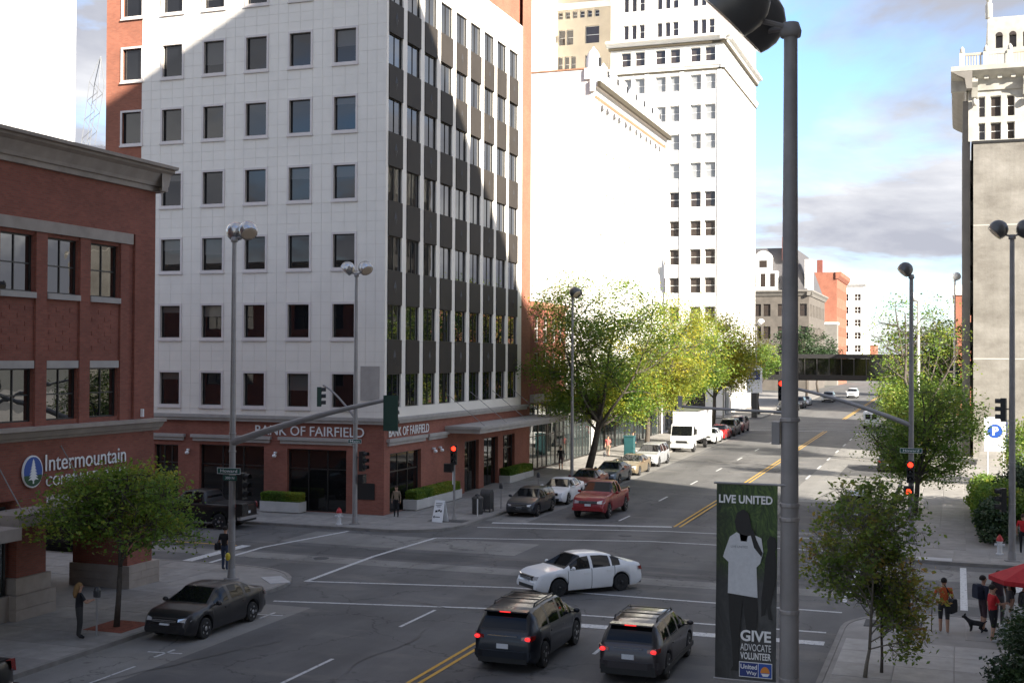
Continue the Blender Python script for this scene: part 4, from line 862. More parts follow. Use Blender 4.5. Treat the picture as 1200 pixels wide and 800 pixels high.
# ------------------------------------------------------------ trees and planting
def leaf_mesh(name, pts, nrm_bias, size, rng, m, aspect=.55):
    pts = np.asarray(pts); n = len(pts)
    a = rng.normal(size=(n, 3)); a[:, 2] *= .55; a /= np.linalg.norm(a, axis=1)[:, None]
    b = rng.normal(size=(n, 3)); b[:, 2] *= .8; b -= a*(a*b).sum(1)[:, None]; b /= np.linalg.norm(b, axis=1)[:, None]
    s = (size*rng.uniform(.6, 1.35, n))[:, None]
    nz = np.cross(a, b)
    V = np.empty((n, 4, 3)); V[:, 0] = pts-a*s*.5; V[:, 1] = pts+b*s*aspect*.5+nz*s*.08; V[:, 2] = pts+a*s*.5; V[:, 3] = pts-b*s*aspect*.5+nz*s*.08
    me = bpy.data.meshes.new(name); me.vertices.add(n*4); me.vertices.foreach_set('co', V.ravel())
    me.loops.add(n*4); me.loops.foreach_set('vertex_index', np.arange(n*4, dtype=np.int32)); me.polygons.add(n)
    me.polygons.foreach_set('loop_start', np.arange(n, dtype=np.int32)*4); me.polygons.foreach_set('loop_total', np.full(n, 4, dtype=np.int32))
    me.materials.append(MAT[m]); me.update(calc_edges=True); return me
def tree(label, loc, height, spread, trunk_h, m, seed, nleaf=9000, lsize=.2, lean=(0, 0), r0=.16, group=None, cat='tree', name='street_tree', limbs=7, flat=.55, droop=.0, gap=.0, low=None, trunk_mat='bark', cluster=.3, leader=0):
    rng = np.random.default_rng(seed); root = empty(name, loc, 0, label, cat, group)
    wood = MB(); H = height; S = spread; tips = []
    top = Vector((lean[0], lean[1], trunk_h)); base = Vector((0, 0, -.05))
    mid = base.lerp(top, .5)+Vector((rng.normal()*.04, rng.normal()*.04, 0))*trunk_h
    wood.tube([base, mid, top], [r0*1.25, r0, r0*.85], 9)
    cz0 = low if low is not None else trunk_h*.9
    lead = top+Vector((rng.normal()*.03*H, rng.normal()*.03*H, (H-trunk_h)*leader))
    if leader: wood.tube([top, top.lerp(lead, .5)+Vector((.03*H*rng.normal()*.3, 0, 0)), lead], [r0*.85, r0*.55, r0*.22], 8)
    def inside(p):       # crown envelope
        zc = (cz0+H)/2; hz = (H-cz0)/2; return ((p.x-lean[0]*1.2)/S)**2+((p.y-lean[1]*1.2)/S)**2+abs((p.z-zc)/hz)**3.2
    def branch(p, d, L, r, lev):
        n = 5 if lev < 2 else 3; path = [p]; rad = [r]; q = p.copy(); dd = d.copy()
        for i in range(n):
            dd = (dd+Vector(rng.normal(size=3))*.16+Vector((0, 0, .10 if lev == 0 else .03-droop))).normalized(); q = q+dd*L/n
            if inside(q) > 1.05: break
            path.append(q.copy()); rad.append(r*(1-.75*(i+1)/n)+.004)
            if lev < 2:
                for _ in range(2 if lev == 0 else 2):
                    if i >= (1 if lev == 0 else 0):
                        sd = Vector(rng.normal(size=3)); sd = (sd-dd*sd.dot(dd)).normalized(); nd = (dd*rng.uniform(.35, .75)+sd).normalized(); nd.z = nd.z*flat+.1
                        branch(q, nd.normalized(), L*rng.uniform(.38, .6), rad[-1]*.62, lev+1)
            else: tips.append(q.copy())
        if lev >= 1: tips.append(q.copy())
        if len(path) > 1: wood.tube(path, rad, 6 if lev < 1 else (4 if lev < 2 else 3), cap=False)
    for i in range(limbs):
        t = 2*math.pi*(i+rng.uniform(-.3, .3))/limbs; el = rng.uniform(.35, 1.15)
        d = Vector((math.cos(t)*math.cos(el), math.sin(t)*math.cos(el), math.sin(el))); st = base.lerp(top, rng.uniform(.72, 1.0)) if not leader else top.lerp(lead, (i/limbs)*.9)
        branch(st, d, (S*.75/max(.35, math.cos(el)))*.8 if (el < .8 or leader) else (H-trunk_h)*.85, r0*(.5 if not leader else .4), 0)
    branch(top if not leader else lead, Vector((.05, .05, 1)).normalized(), (H-trunk_h)*(.92 if not leader else 1-leader), r0*(.75 if not leader else .22), 0)
    wood.build('trunk', trunk_mat, root, smooth=True)
    T = np.array([tuple(t) for t in tips]); k = max(1, nleaf//len(T)); w = rng.gamma(1.2, 1, len(T)); w /= w.mean()
    if gap: w *= (rng.uniform(size=len(T)) > gap)
    cnt = np.maximum(0, (k*w)).astype(int); P = np.repeat(T, cnt, 0); P = P+rng.normal(size=P.shape)*np.array([cluster, cluster, cluster*.6])*min(1.6, S/2.6)
    put('crown', leaf_mesh('crown', P, .5, lsize, rng, m), root)
    return root
def shrub(label, loc, sx, sy, h, m, seed, nleaf=3000, lsize=.12, name='shrub', cat='shrub', group=None, boxy=False, kind=None):
    rng = np.random.default_rng(seed); root = empty(name, loc, 0, label, cat, group)
    if boxy: P = rng.uniform(-1, 1, (nleaf, 3)); ax = rng.integers(0, 3, nleaf); P[np.arange(nleaf), ax] = np.sign(P[np.arange(nleaf), ax])*rng.uniform(.88, 1.04, nleaf); P *= np.array([sx, sy, h/2]); P[:, 2] += h/2
    else:
        P = rng.normal(size=(nleaf, 3)); P /= np.linalg.norm(P, axis=1)[:, None]; P *= rng.uniform(.35, 1, nleaf)[:, None]**.5
        lob = rng.normal(size=(14, 3)); lob /= np.linalg.norm(lob, axis=1)[:, None]; U_ = P/np.linalg.norm(P, axis=1)[:, None]; P *= (.62+.55*np.max(U_ @ lob.T, 1)**6+.12*rng.normal(size=len(P)))[:, None]; P *= np.array([sx, sy, h/2]); P[:, 2] += h/2; P = P[P[:, 2] > 0.02]
    st = MB()
    for i in range(7): a = rng.uniform(-.5, .5, 2); st.tube([(a[0]*sx*.3, a[1]*sy*.3, 0), (a[0]*sx, a[1]*sy, h*.8)], [.03, .01], 4)
    st.build('stem', 'bark', root); put('foliage', leaf_mesh('foliage', P, .5, lsize, rng, m, .7), root); return root
GL = 'street trees along the left pavement'
tree('small feathery green tree in red tree pit beside brick building', (-25.35, 33.1, .14), 4.95, 2.95, 1.9, 'leaf_green', 3, 23000, .13, (.05, .1), .085, limbs=15, low=1.3, gap=.28, droop=.06, cluster=.22, leader=.62)
tree('big honey locust with leaning trunk beside parked red car, green turning yellow', (-25.4, 86.7, .3), 14.2, 5.6, 4.4, 'leaf_locust', 11, 46000, .185, (.9, .3), .24, GL, limbs=8, low=3.0, cluster=.34)
tree('yellow leaved locust standing behind the silver car', (-25.3, 104.5, .5), 13.6, 4.9, 4.2, 'leaf_yellow', 12, 34000, .20, (.1, .2), .2, GL, limbs=8, low=3.4, cluster=.36)
tree('yellow green locust beside the white box truck', (-25.3, 119.5, .7), 13.4, 4.8, 4.2, 'leaf_locust', 13, 28000, .21, (0, .2), .2, GL, limbs=8, low=3.6, cluster=.36)
tree('bright yellow locust nearest the white tower corner', (-25.2, 134.5, .9), 12.6, 5.0, 4.4, 'leaf_yellow', 14, 28000, .22, (.2, 0), .2, GL, limbs=8, low=4.0, cluster=.38)
tree('slim tree on the far corner beyond the cross street', (-25.6, 170.5, 1.4), 9.5, 3.0, 3.6, 'leaf_bright', 15, 6000, .32, (0, 0), .15, GL, limbs=6, low=3.6)
GR = 'street trees along the right pavement'
tree('leafy green tree in front of traffic light on the right pavement', (-2.3, 72.5, .2), 7.4, 3.2, 2.4, 'leaf_bright', 21, 26000, .165, (.2, 0), .14, GR, limbs=10, low=1.6, droop=.03, gap=.25)
tree('tall green tree behind the curved signal arm', (-2.9, 90.5, .4), 12.6, 2.7, 4.0, 'leaf_bright', 22, 22000, .18, (0, .2), .2, GR, limbs=8, low=2.6, gap=.3)
tree('yellow tinted tree behind the tall green one', (-3.1, 106.0, .6), 13.6, 3.7, 4.0, 'leaf_locust', 23, 18000, .21, (-.2, .2), .2, GR, limbs=8, low=3.0, gap=.3)
tree('farthest green tree of the right hand row', (-2.6, 124, .8), 12, 4.2, 4.2, 'leaf_bright', 24, 11000, .32, (0, .2), .2, GR, limbs=7, low=3.2)
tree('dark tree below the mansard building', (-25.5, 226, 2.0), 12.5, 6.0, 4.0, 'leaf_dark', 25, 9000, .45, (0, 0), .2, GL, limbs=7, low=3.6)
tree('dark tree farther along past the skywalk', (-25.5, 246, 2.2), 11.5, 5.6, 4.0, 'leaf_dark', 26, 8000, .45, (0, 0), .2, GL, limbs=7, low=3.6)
tree('distant green tree on the right past the skywalk', (-2.5, 240, 2.2), 12.5, 6.0, 4.0, 'leaf_bright', 27, 8000, .45, (0, 0), .2, GR, limbs=7, low=3.6)
tree('olive green sapling with reddening tips on the near right pavement', (-2.4, 35.2, .14), 5.4, 1.95, .75, 'leaf_olive', 31, 11000, .14, (.12, .1), .05, limbs=17, low=.2, gap=.15, trunk_mat='bark_young', flat=.9, cluster=.17, leader=.75, name='young_tree')
tree('thin sapling stem just behind the olive one', (-2.0, 35.9, .14), 4.6, .95, .9, 'leaf_olive', 33, 3600, .11, (.0, .1), .04, limbs=15, low=.4, flat=.9, cluster=.17, leader=.7, name='young_tree')
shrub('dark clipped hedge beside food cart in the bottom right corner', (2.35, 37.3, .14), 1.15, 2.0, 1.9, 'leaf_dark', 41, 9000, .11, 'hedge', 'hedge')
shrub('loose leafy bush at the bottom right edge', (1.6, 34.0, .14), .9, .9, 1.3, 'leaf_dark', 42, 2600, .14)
GH = 'hedges edging the parking lot'
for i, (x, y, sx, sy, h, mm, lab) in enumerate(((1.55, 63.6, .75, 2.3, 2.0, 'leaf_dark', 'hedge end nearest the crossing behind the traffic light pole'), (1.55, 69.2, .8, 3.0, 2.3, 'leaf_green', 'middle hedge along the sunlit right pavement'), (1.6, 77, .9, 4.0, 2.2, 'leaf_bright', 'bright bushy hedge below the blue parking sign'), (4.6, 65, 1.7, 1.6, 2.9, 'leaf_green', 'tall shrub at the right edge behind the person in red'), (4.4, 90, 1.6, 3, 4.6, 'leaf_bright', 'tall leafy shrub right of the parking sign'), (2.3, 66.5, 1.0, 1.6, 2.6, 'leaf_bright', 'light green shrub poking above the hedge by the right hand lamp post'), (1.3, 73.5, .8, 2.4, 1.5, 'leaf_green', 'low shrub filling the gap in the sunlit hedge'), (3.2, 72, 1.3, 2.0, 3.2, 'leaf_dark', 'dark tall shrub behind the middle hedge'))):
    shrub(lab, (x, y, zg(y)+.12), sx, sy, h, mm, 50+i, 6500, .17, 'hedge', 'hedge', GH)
def planter(label, x0, x1, y0, y1, h, hh, seed):
    root = empty('planter_box', ((x0+x1)/2, (y0+y1)/2, .14), 0, label, 'planter', 'white planters by the bank'); a, b = (x1-x0)/2, (y1-y0)/2
    m = MB(); m.box(-a, a, -b, b, .06, h); m.box(-a+.1, a-.1, -b+.1, b-.1, 0, .06); m.build('trough', 'planter_white', root)
    rng = np.random.default_rng(seed); n = int(5200*(a*b*4)**.5); P = rng.uniform(-1, 1, (n, 3)); ax = rng.integers(0, 3, n); I = np.arange(n); P[I, ax] = np.sign(P[I, ax])*rng.uniform(.85, 1.05, n); P *= np.array([a*.93, b*.9, hh/2]); P[:, 2] += h+hh/2-.02
    put('hedge', leaf_mesh('hedge', P, .5, .10, rng, 'leaf_green', .7), root)
planter('white planter with clipped hedge on the black truck side of the bank', -36.7, -34.2, 60.35, 61.15, .62, .5, 61)
planter('long white planter with hedge behind the sandwich board', -29.6, -28.75, 64.0, 70.8, .6, .5, 62)
planter('short white planter with hedge by the canopied bank entrance', -29.6, -28.8, 79.6, 84.6, .6, .5, 63)

# ------------------------------------------------------------ vehicles
SPEC = {
 'sedan': dict(L=4.65, W=1.80, wr=.62, R=.325, xf=1.40, xr=-1.33, zl=.20, top=[(-2.32, .62), (-2.30, .86), (-2.22, 1.00), (-2.0, 1.075), (-1.62, 1.10), (-1.0, 1.375), (-.55, 1.445), (0, 1.46), (.38, 1.43), (1.17, 1.02), (1.25, 1.0), (1.85, .925), (2.12, .845), (2.26, .73), (2.32, .52)],
   belt=[(-2.32, .60), (-2.25, .90), (-1.9, 1.0), (-1.2, .985), (1.1, .925), (1.85, .85), (2.12, .775), (2.32, .48)], ws=(.38, 1.17), rw=(-1.62, -1.0), sides=[(-1.28, -.92), (-.84, -.06), (.06, .92)], doors=(-1.02, 0.0, 1.02)),
 'hatch': dict(L=4.3, W=1.78, wr=.64, R=.32, xf=1.32, xr=-1.26, zl=.20, top=[(-2.15, .6), (-2.13, .9), (-2.08, 1.05), (-1.75, 1.36), (-1.3, 1.45), (-.3, 1.49), (.3, 1.45), (1.1, 1.03), (1.2, .99), (1.75, .88), (2.0, .78), (2.1, .66), (2.15, .5)],
   belt=[(-2.15, .58), (-2.08, .95), (-1.5, 1.02), (1.05, .93), (1.75, .82), (2.0, .70), (2.15, .47)], ws=(.3, 1.1), rw=(-2.08, -1.75), sides=[(-1.55, -.95), (-.87, -.06), (.06, .86)], doors=(-.98, 0.0, .98)),
 'suv': dict(L=5.0, W=1.95, wr=.70, R=.375, xf=1.50, xr=-1.50, zl=.26, top=[(-2.5, .62), (-2.48, 1.0), (-2.42, 1.16), (-2.2, 1.52), (-2.05, 1.66), (-1.7, 1.72), (-.6, 1.76), (.35, 1.73), (.62, 1.66), (1.42, 1.17), (1.5, 1.13), (2.1, 1.02), (2.35, .92), (2.45, .76), (2.5, .55)],
   belt=[(-2.5, .6), (-2.42, 1.08), (-1.9, 1.17), (-.5, 1.09), (1.4, 1.05), (2.1, .94), (2.35, .84), (2.5, .52)], ws=(.62, 1.42), rw=(-2.42, -2.05), sides=[(-2.0, -1.15), (-1.05, -.12), (0, 1.12)], doors=(-1.15, -.06, 1.18)),
 'wagon': dict(L=4.8, W=1.84, wr=.66, R=.35, xf=1.38, xr=-1.38, zl=.26, top=[(-2.4, .6), (-2.38, .98), (-2.32, 1.10), (-2.08, 1.42), (-1.9, 1.54), (-1.5, 1.59), (-.3, 1.61), (.35, 1.57), (1.22, 1.11), (1.3, 1.07), (1.95, .97), (2.2, .88), (2.33, .72), (2.4, .52)],
   belt=[(-2.4, .58), (-2.32, 1.02), (-1.8, 1.06), (1.2, 1.0), (1.95, .9), (2.2, .8), (2.4, .5)], ws=(.35, 1.22), rw=(-2.32, -1.9), sides=[(-1.9, -1.1), (-1.0, -.1), (0, .96)], doors=(-1.05, -.05, 1.05)),
 'pickup': dict(L=5.7, W=2.0, wr=.72, R=.40, xf=1.82, xr=-1.72, zl=.36, top=[(-2.85, .75), (-2.84, 1.24), (-2.8, 1.29), (-.92, 1.29), (-.88, 1.33), (-.78, 1.84), (-.55, 1.90), (.2, 1.91), (.5, 1.87), (1.05, 1.36), (1.12, 1.32), (2.2, 1.25), (2.6, 1.18), (2.78, 1.0), (2.85, .7)],
   belt=[(-2.85, .73), (-2.8, 1.24), (-.9, 1.24), (1.0, 1.22), (2.2, 1.17), (2.6, 1.08), (2.85, .66)], ws=(.5, 1.05), rw=(-.88, -.78), sides=[(-.68, -.1), (0, .82)], doors=(-.7, -.05, .95)),
}
_cm = {}
def car_meshes(kind, paint, rim):
    key = (kind, paint, rim)
    if key in _cm: return _cm[key]
    S = SPEC[kind]; L, Wd, R0 = S['L'], S['W']/2, S['R']; tx, tz = zip(*S['top']); bx_, bz = zip(*S['belt'])
    xs = set(np.linspace(-L/2, L/2, 62).round(4)) | {round(x, 4) for x in (*tx, *S['ws'], *S['rw'])} | {round(v, 4) for a in S['sides'] for v in a}
    for w in (S['xf'], S['xr']):
        for k in range(-7, 8): xs.add(round(w+(R0+.07)*math.sin(k/7*math.pi/2), 4))
    for a_, b_ in S['sides']: xs |= {round(a_+.028, 4), round(b_-.028, 4)}
    for (a_, b_), e_ in ((S['ws'], .05), (S['rw'], .035)): xs |= {round(a_+e_, 4), round(b_-e_, 4)}
    for d in S['doors']: xs |= {round(d-.011, 4), round(d+.011, 4)}
    xs = sorted(xs); xs = [x for i, x in enumerate(xs) if i == 0 or x-xs[i-1] > .004]
    def sm(x, X, Z): return float(np.mean(np.interp([x-.05, x, x+.05], X, Z))) if -L/2+.15 < x < L/2-.15 else float(np.interp(x, X, Z))
    rings = []; NP = 10
    for x in xs:
        zt = sm(x, tx, tz); zb = min(sm(x, bx_, bz), zt-.012); e = min(1, abs(x)/(L/2)); plan = 1-.16*max(0, (e-.72)/.28)**2.2-.02*e
        w = Wd*plan; zl = S['zl']+.10*max(0, (e-.85)/.15)**1.5; h = zt-zb; gf = min(1, h/.42); wr = w*.95*(1-gf)+S['wr']*gf*min(1, plan+.04)
        arch = None
        for q in (S['xf'], S['xr']):
            if abs(x-q) < R0+.07: arch = R0+math.sqrt(max(0, (R0+.07)**2-(x-q)**2))
        zs = max(zl, arch) if arch else zl
        zs = min(zs, zb-.06); H = zb-zs
        r = [(w*.93, zs), (w*.985, zs+.16*H), (w, zs+.5*H), (w*.985, zs+.88*H), (w*.955, zb), (w*.955*.94+wr*.06, zb+h*.07), ((w*.955+wr)/2+.012*gf, zb+h*.5), (wr, zt-.06*gf-.006), (wr*.88, zt-.012), (0, zt)]
        rings.append(r)
    body = MB(); parts = {}
    def addq(mb, P, mi=0): mb.face(P, mi)
    n = len(xs); V = []
    for x, r in zip(xs, rings):
        V.append([(x, y, z) for y, z in r]+[(x, -y, z) for y, z in r[-2::-1]])
    vid = [[i*(2*NP-1)+j for j in range(2*NP-1)] for i in range(n)]; allv = [p for v in V for p in v]
    fb, mb_, glass = [], [], {'windshield': [], 'rear_window': []}
    doorm = {}
    for i in range(n-1):
        xc = (xs[i]+xs[i+1])/2
        for j in range(2*NP-2):
            jj = j if j < NP-1 else 2*NP-3-j; q = (vid[i][j], vid[i+1][j], vid[i+1][j+1], vid[i][j+1]); sidek = 'r' if j >= NP-1 else 'l'
            hh = min(rings[i][9][1]-rings[i][4][1], rings[i+1][9][1]-rings[i+1][4][1])
            mi = 0
            for nm_, (a, b), ed in (('windshield', S['ws'], .05), ('rear_window', S['rw'], .035)):
                if jj >= 7 and a < xc < b and hh > .03:
                    if jj == 7 or xc < a+ed or xc > b-ed: mi = 1
                    else: glass[nm_].append(q); mi = 2
            if mi == 2: continue
            if jj in (4, 5, 6):
                hit = [k for k, (a, b) in enumerate(S['sides']) if a < xc < b]
                if hit and hh > .10:
                    a, b = S['sides'][hit[0]]
                    if jj == 4 or xc < a+.028 or xc > b-.028: mi = 1
                    else: glass.setdefault(('side_window', hit[0], sidek), []).append(q); continue
            if jj <= 3 and any(abs(xc-d) < .012 for d in S['doors']): mi = 1
            elif jj <= 3 and S['doors'][0] < xc < S['doors'][-1]:
                k = sum(xc > d for d in S['doors'])-1; doorm.setdefault((k, sidek), []).append(q); continue
            fb.append(q); mb_.append(mi)
    fb.append(tuple(vid[0])); mb_.append(0); fb.append(tuple(reversed(vid[-1]))); mb_.append(0)
    for i in range(n-1): fb.append((vid[i][-1], vid[i+1][-1], vid[i+1][0], vid[i][0])); mb_.append(1)   # underside
    def sub(faces, mats, mi=None, ang=38):
        used = sorted({v for f in faces for v in f}); mp = {v: k for k, v in enumerate(used)}; q = MB(); q.v = [allv[v] for v in used]; q.f = [tuple(mp[v] for v in f) for f in faces]; q.m = mi or [0]*len(faces); return q.mesh('body', mats, True, ang)
    out = dict(body=sub(fb, [paint, 'trim_black'], mb_), doors={k: sub(v, [paint]) for k, v in doorm.items()}, glass={k: sub(v, ['glass_car']) for k, v in glass.items() if v})
    # wheels
    t = MB(); M = Matrix.Rotation(math.pi/2, 3, 'X'); wd = .11
    t.lathe([(R0*.66, -wd), (R0*.93, -wd), (R0, -wd*.72), (R0, wd*.72), (R0*.93, wd), (R0*.66, wd)], 22, (0, 0, 0), M); out['tyre'] = t.mesh('wheel', 'rubber', True, 35)
    rm = MB(); rm.lathe([(R0*.68, -.09), (R0*.68, .10), (R0*.60, .112), (R0*.58, .07), (R0*.12, .06)], 22, (0, 0, 0), M, 1)
    for k in range(5):
        a = 2*math.pi*k/5
        ca, sa = math.cos(a), math.sin(a); hw = .045
        P = lambda r, o, d: (r*ca-o*sa, -d, r*sa+o*ca)
        pts = [P(.04, -hw, .10), P(R0*.62, -hw*.75, .115), P(R0*.62, hw*.75, .115), P(.04, hw, .10)]; rm.face(pts); rm.face([P(.04, -hw, .10), P(.04, -hw, .05), P(R0*.62, -hw*.75, .05), pts[1]]); rm.face([P(.04, hw, .10), P(.04, hw, .05), P(R0*.62, hw*.75, .05), pts[2]])
    rm.lathe([(.07, .06), (.07, .118), (.05, .125)], 10, (0, 0, 0), M); out['rim'] = rm.mesh('rim', [rim, 'rim_black' if rim != 'rim_black' else 'rim_black'], True, 30)
    _cm[key] = out; return out
def car(name, label, cat, x, y, head, kind, paint, rim='rim_silver', group=None, brake=False, rack=False, clad=False, z=None, full=True, grille='trim_black', platex=True):
    S = SPEC[kind]; L, W2 = S['L'], S['W']/2; out = car_meshes(kind, paint, rim)
    root = empty(name, (x, y, zg(y) if z is None else z), R_(head), label, cat, group)
    if y > 70: root.rotation_euler = (Matrix.Rotation(math.atan(.012), 4, 'X') @ Matrix.Rotation(R_(head), 4, 'Z')).to_euler()
    put('body', out['body'], root)
    for (k, sd), me in out['doors'].items():
        d = put('door', me, root); s = 1 if sd == 'l' else -1; hx = S['doors'][k]+.16; zb = float(np.interp(hx, *zip(*S['belt'])))
        MB().box(hx, hx+.17, s*(W2*.985)-.012, s*(W2*.985)+.022*1, zb-.17, zb-.135).build('handle', paint if full else 'chrome', d)
    for k, me in out['glass'].items(): put(k if isinstance(k, str) else k[0], me, root)
    for q in (S['xf'], S['xr']):
        for s in (1, -1):
            w = put('wheel', out['tyre'], root, (q, s*(W2-.125), S['R']), 0 if s < 0 else math.pi); put('rim', out['rim'], w)
    zt = lambda xx: float(np.interp(xx, *zip(*S['top'])))
    zb = lambda xx: float(np.interp(xx, *zip(*S['belt'])))
    big = kind in ('suv', 'pickup'); hz = zb(L/2-.22)-.06
    for s in (1, -1):
        hl = MB(); b0, b1 = W2*.52, W2*.90; q_ = .075 if not big else .11; xo = [.01, .045, .21, .30, .10, .03]
        hl.v = [(L/2-xo[0]+.004, s*b0, hz-q_*.8), (L/2-xo[1], s*(b0*.35+b1*.65), hz-q_), (L/2-xo[2], s*(b1+.012), hz-q_*.5), (L/2-xo[3]-.1, s*(b1+.03), hz+q_*.75), (L/2-xo[4], s*(b0*.35+b1*.65), hz+q_*.7), (L/2-xo[5], s*b0, hz+q_*.3)]
        hl.v += [(x_-.14, y_*.94, z_-.02) for x_, y_, z_ in hl.v]; hl.f = [(0, 1, 4, 5), (1, 2, 3, 4), (5, 4, 10, 11), (4, 3, 9, 10), (0, 6, 7, 1), (1, 7, 8, 2), (0, 5, 11, 6)]; hl.m = [0]*7; hl.build('headlight', 'headlamp', root)
        MB().ball((L/2-.05, s*(W2*.64), S['zl']+.24), (.05, .08, .05), 8, 6).build('fog_lamp', 'headlamp', root, smooth=True)
        tz_ = zb(-L/2+.1)-.10
        tl = MB(); a0, a1 = W2*(.58 if kind != 'pickup' else .80), W2*.925; hh_ = .075 if kind != 'pickup' else .15
        tl.v = [(-L/2-.012, s*a0, tz_-hh_*.5), (-L/2+.0, s*(a0*.25+a1*.75), tz_-hh_), (-L/2+.20, s*(a1+.008), tz_-hh_*.4), (-L/2+.24, s*(a1+.012), tz_+hh_*1.0), (-L/2+.04, s*(a0*.25+a1*.75), tz_+hh_*1.1), (-L/2+.0, s*a0, tz_+hh_*.6)]
        tl.v += [(x_+.12, y_*.93, z_) for x_, y_, z_ in tl.v]; tl.f = [(0, 1, 4, 5), (1, 2, 3, 4), (5, 4, 10, 11), (4, 3, 9, 10), (0, 6, 7, 1), (1, 7, 8, 2), (0, 5, 11, 6)]; tl.m = [0]*7
        tlo = tl.build('taillight', 'tail_off', root)
        if brake: MB().ball((-L/2-.005, s*(a0*.45+a1*.55), tz_), (.035, .085, .055), 10, 7).build('brake_lamp', 'tail_on', tlo, smooth=True)
        mx_ = S['ws'][1]-.30
        mm = MB(); mm.ball((mx_, s*(W2+.10), zb(mx_)+.09), (.06, .11, .075), 10, 7); mm.box(mx_-.03, mx_+.03, min(s*(W2-.08), s*(W2+.04)), max(s*(W2-.08), s*(W2+.04)), zb(mx_)+.02, zb(mx_)+.06); mm.build('mirror', paint, root, smooth=True, angle=50)
    fz = S['zl']
    MB().box(L/2-.20, L/2+.012, -W2*.50, W2*.50, hz-.10, hz+.035).build('grille', grille, root)
    for q in range(3 if big else 2): MB().box(L/2-.1, L/2+.022, -W2*.48, W2*.48, hz-.075+q*.045, hz-.06+q*.045).build('grille_bar', 'chrome', root)
    MB().box(L/2-.25, L/2+.012, -W2*.60, W2*.60, fz+.10, fz+.24).build('lower_intake', 'trim_black', root)
    MB().box(L/2-.2, L/2+.026, -.17, .17, hz-.24, hz-.12).build('licence_plate', 'plate', root)
    pz = zb(-L/2+.05)-.24 if kind in ('sedan',) else S['zl']+.42
    MB().box(-L/2-.018, -L/2+.2, -.17, .17, pz, pz+.13).build('licence_plate', 'plate', root)
    MB().box(-L/2-.012, -L/2+.3, -W2*.74, W2*.74, fz+.02, fz+.17).build('rear_valance', 'trim_black', root)
    MB().box(-L/2-.014, -L/2+.25, -W2*.45, W2*.45, zb(-L/2+.1)-.06, zb(-L/2+.1)-.035).build('trim_strip', 'chrome', root)
    if kind in ('suv', 'wagon', 'hatch'):
        x0 = S['rw'][1]; MB().box(x0-.22, x0+.1, -S['wr']*.9, S['wr']*.9, zt(x0)-.02, zt(x0)+.02).build('rear_spoiler', paint, root)
        MB().box(x0-.235, x0-.2, -.16, .16, zt(x0)-.012, zt(x0)+.012).build('brake_lamp', 'tail_on' if brake else 'tail_off', root)
    if kind in ('suv', 'wagon', 'hatch', 'sedan'):
        bp_ = MB(); w_ = W2*.86; bp_.prism([(-L/2-.045, -w_*.7), (-L/2+.03, -w_), (-L/2+.35, -w_*1.09), (-L/2+.35, w_*1.09), (-L/2+.03, w_), (-L/2-.045, w_*.7)], fz+.17, fz+.36); bp_.build('rear_bumper', paint, root)
        fb_ = MB(); fb_.prism([(L/2+.03, w_*.6), (L/2-.06, w_*.98), (L/2-.3, w_*1.05), (L/2-.3, -w_*1.05), (L/2-.06, -w_*.98), (L/2+.03, -w_*.6)], fz+.24, fz+.34); fb_.build('front_bumper', paint, root)
    if rack:
        for s in (1, -1): MB().tube([(-1.55, s*.60, zt(-1.5)-.02), (-1.45, s*.60, zt(-1.4)+.06), (.15, s*.60, zt(.1)+.06), (.3, s*.60, zt(.3)-.02)], .025, 6).build('roof_rail', 'trim_black', root)
        for q in (-1.0, -.1): MB().box(q-.03, q+.03, -.6, .6, zt(q)+.05, zt(q)+.08).build('roof_bar', 'trim_black', root)
    if clad:
        for s in (1, -1): MB().box(-L/2+.5, L/2-.5, *sorted((s*(W2-.05), s*(W2+.004))), fz-.02, fz+.12).build('sill_cladding', 'trim_black', root)
        MB().box(-L/2-.02, -L/2+.35, -W2*.82, W2*.82, fz+.0, fz+.26).build('bumper_cladding', 'trim_black', root)
    if kind == 'pickup':
        MB().box(-L/2+.1, -.98, -W2*.80, W2*.80, 1.2, 1.302).build('bed_floor', 'trim_black', root); MB().box(L/2-.12, L/2+.06, -W2*.88, W2*.88, .48, .64).build('front_bumper', paint if paint != 'paint_black' else 'chrome', root)
        MB().box(-L/2-.1, -L/2+.1, -W2*.9, W2*.9, .50, .66).build('rear_bumper', 'chrome', root)
    return root
car('suv', 'blue black crossover with roof bars and lit tail lamps at the stop line', 'car', -12.0, 35.1, 90, 'suv', 'paint_blueblack', brake=True, rack=True)
car('estate_car', 'grey wagon with dark cladding and lit tail lamps beside the dark crossover', 'car', -8.4, 35.05, 90, 'wagon', 'paint_graphite', brake=True, rack=True, clad=True)
car('sedan', 'white sedan with black wheels turning through the crossing', 'car', -13.55, 45.3, -132, 'sedan', 'paint_white', 'rim_black')
car('sedan', 'charcoal sedan parked at kerb beside the small green tree', 'car', -22.95, 34.6, -90, 'sedan', 'paint_charcoal')
car('pickup_truck', 'black pickup tail at the bottom left corner', 'truck', -22.9, 22.0, -90, 'pickup', 'paint_black')
car('pickup_truck', 'black pickup parked on the side street by the bank', 'truck', -37.1, 55.25, 180, 'pickup', 'paint_black')
car('suv', 'dark crossover seen through the brick building arcade', 'car', -38.3, 46.2, 0, 'suv', 'paint_black')
GP = 'cars parked along the left kerb'
car('hatchback', 'dark grey hatchback first in the kerb line by the bank entrance', 'car', -22.85, 66.75, -90, 'hatch', 'paint_darkgrey', group=GP)
car('sedan', 'white parked sedan behind the dark grey hatchback', 'car', -22.9, 72.7, -90, 'sedan', 'paint_white', group=GP)
car('pickup_truck', 'red pickup waiting in the lane at the far stop line', 'truck', -19.05, 68.0, -90, 'pickup', 'paint_red')
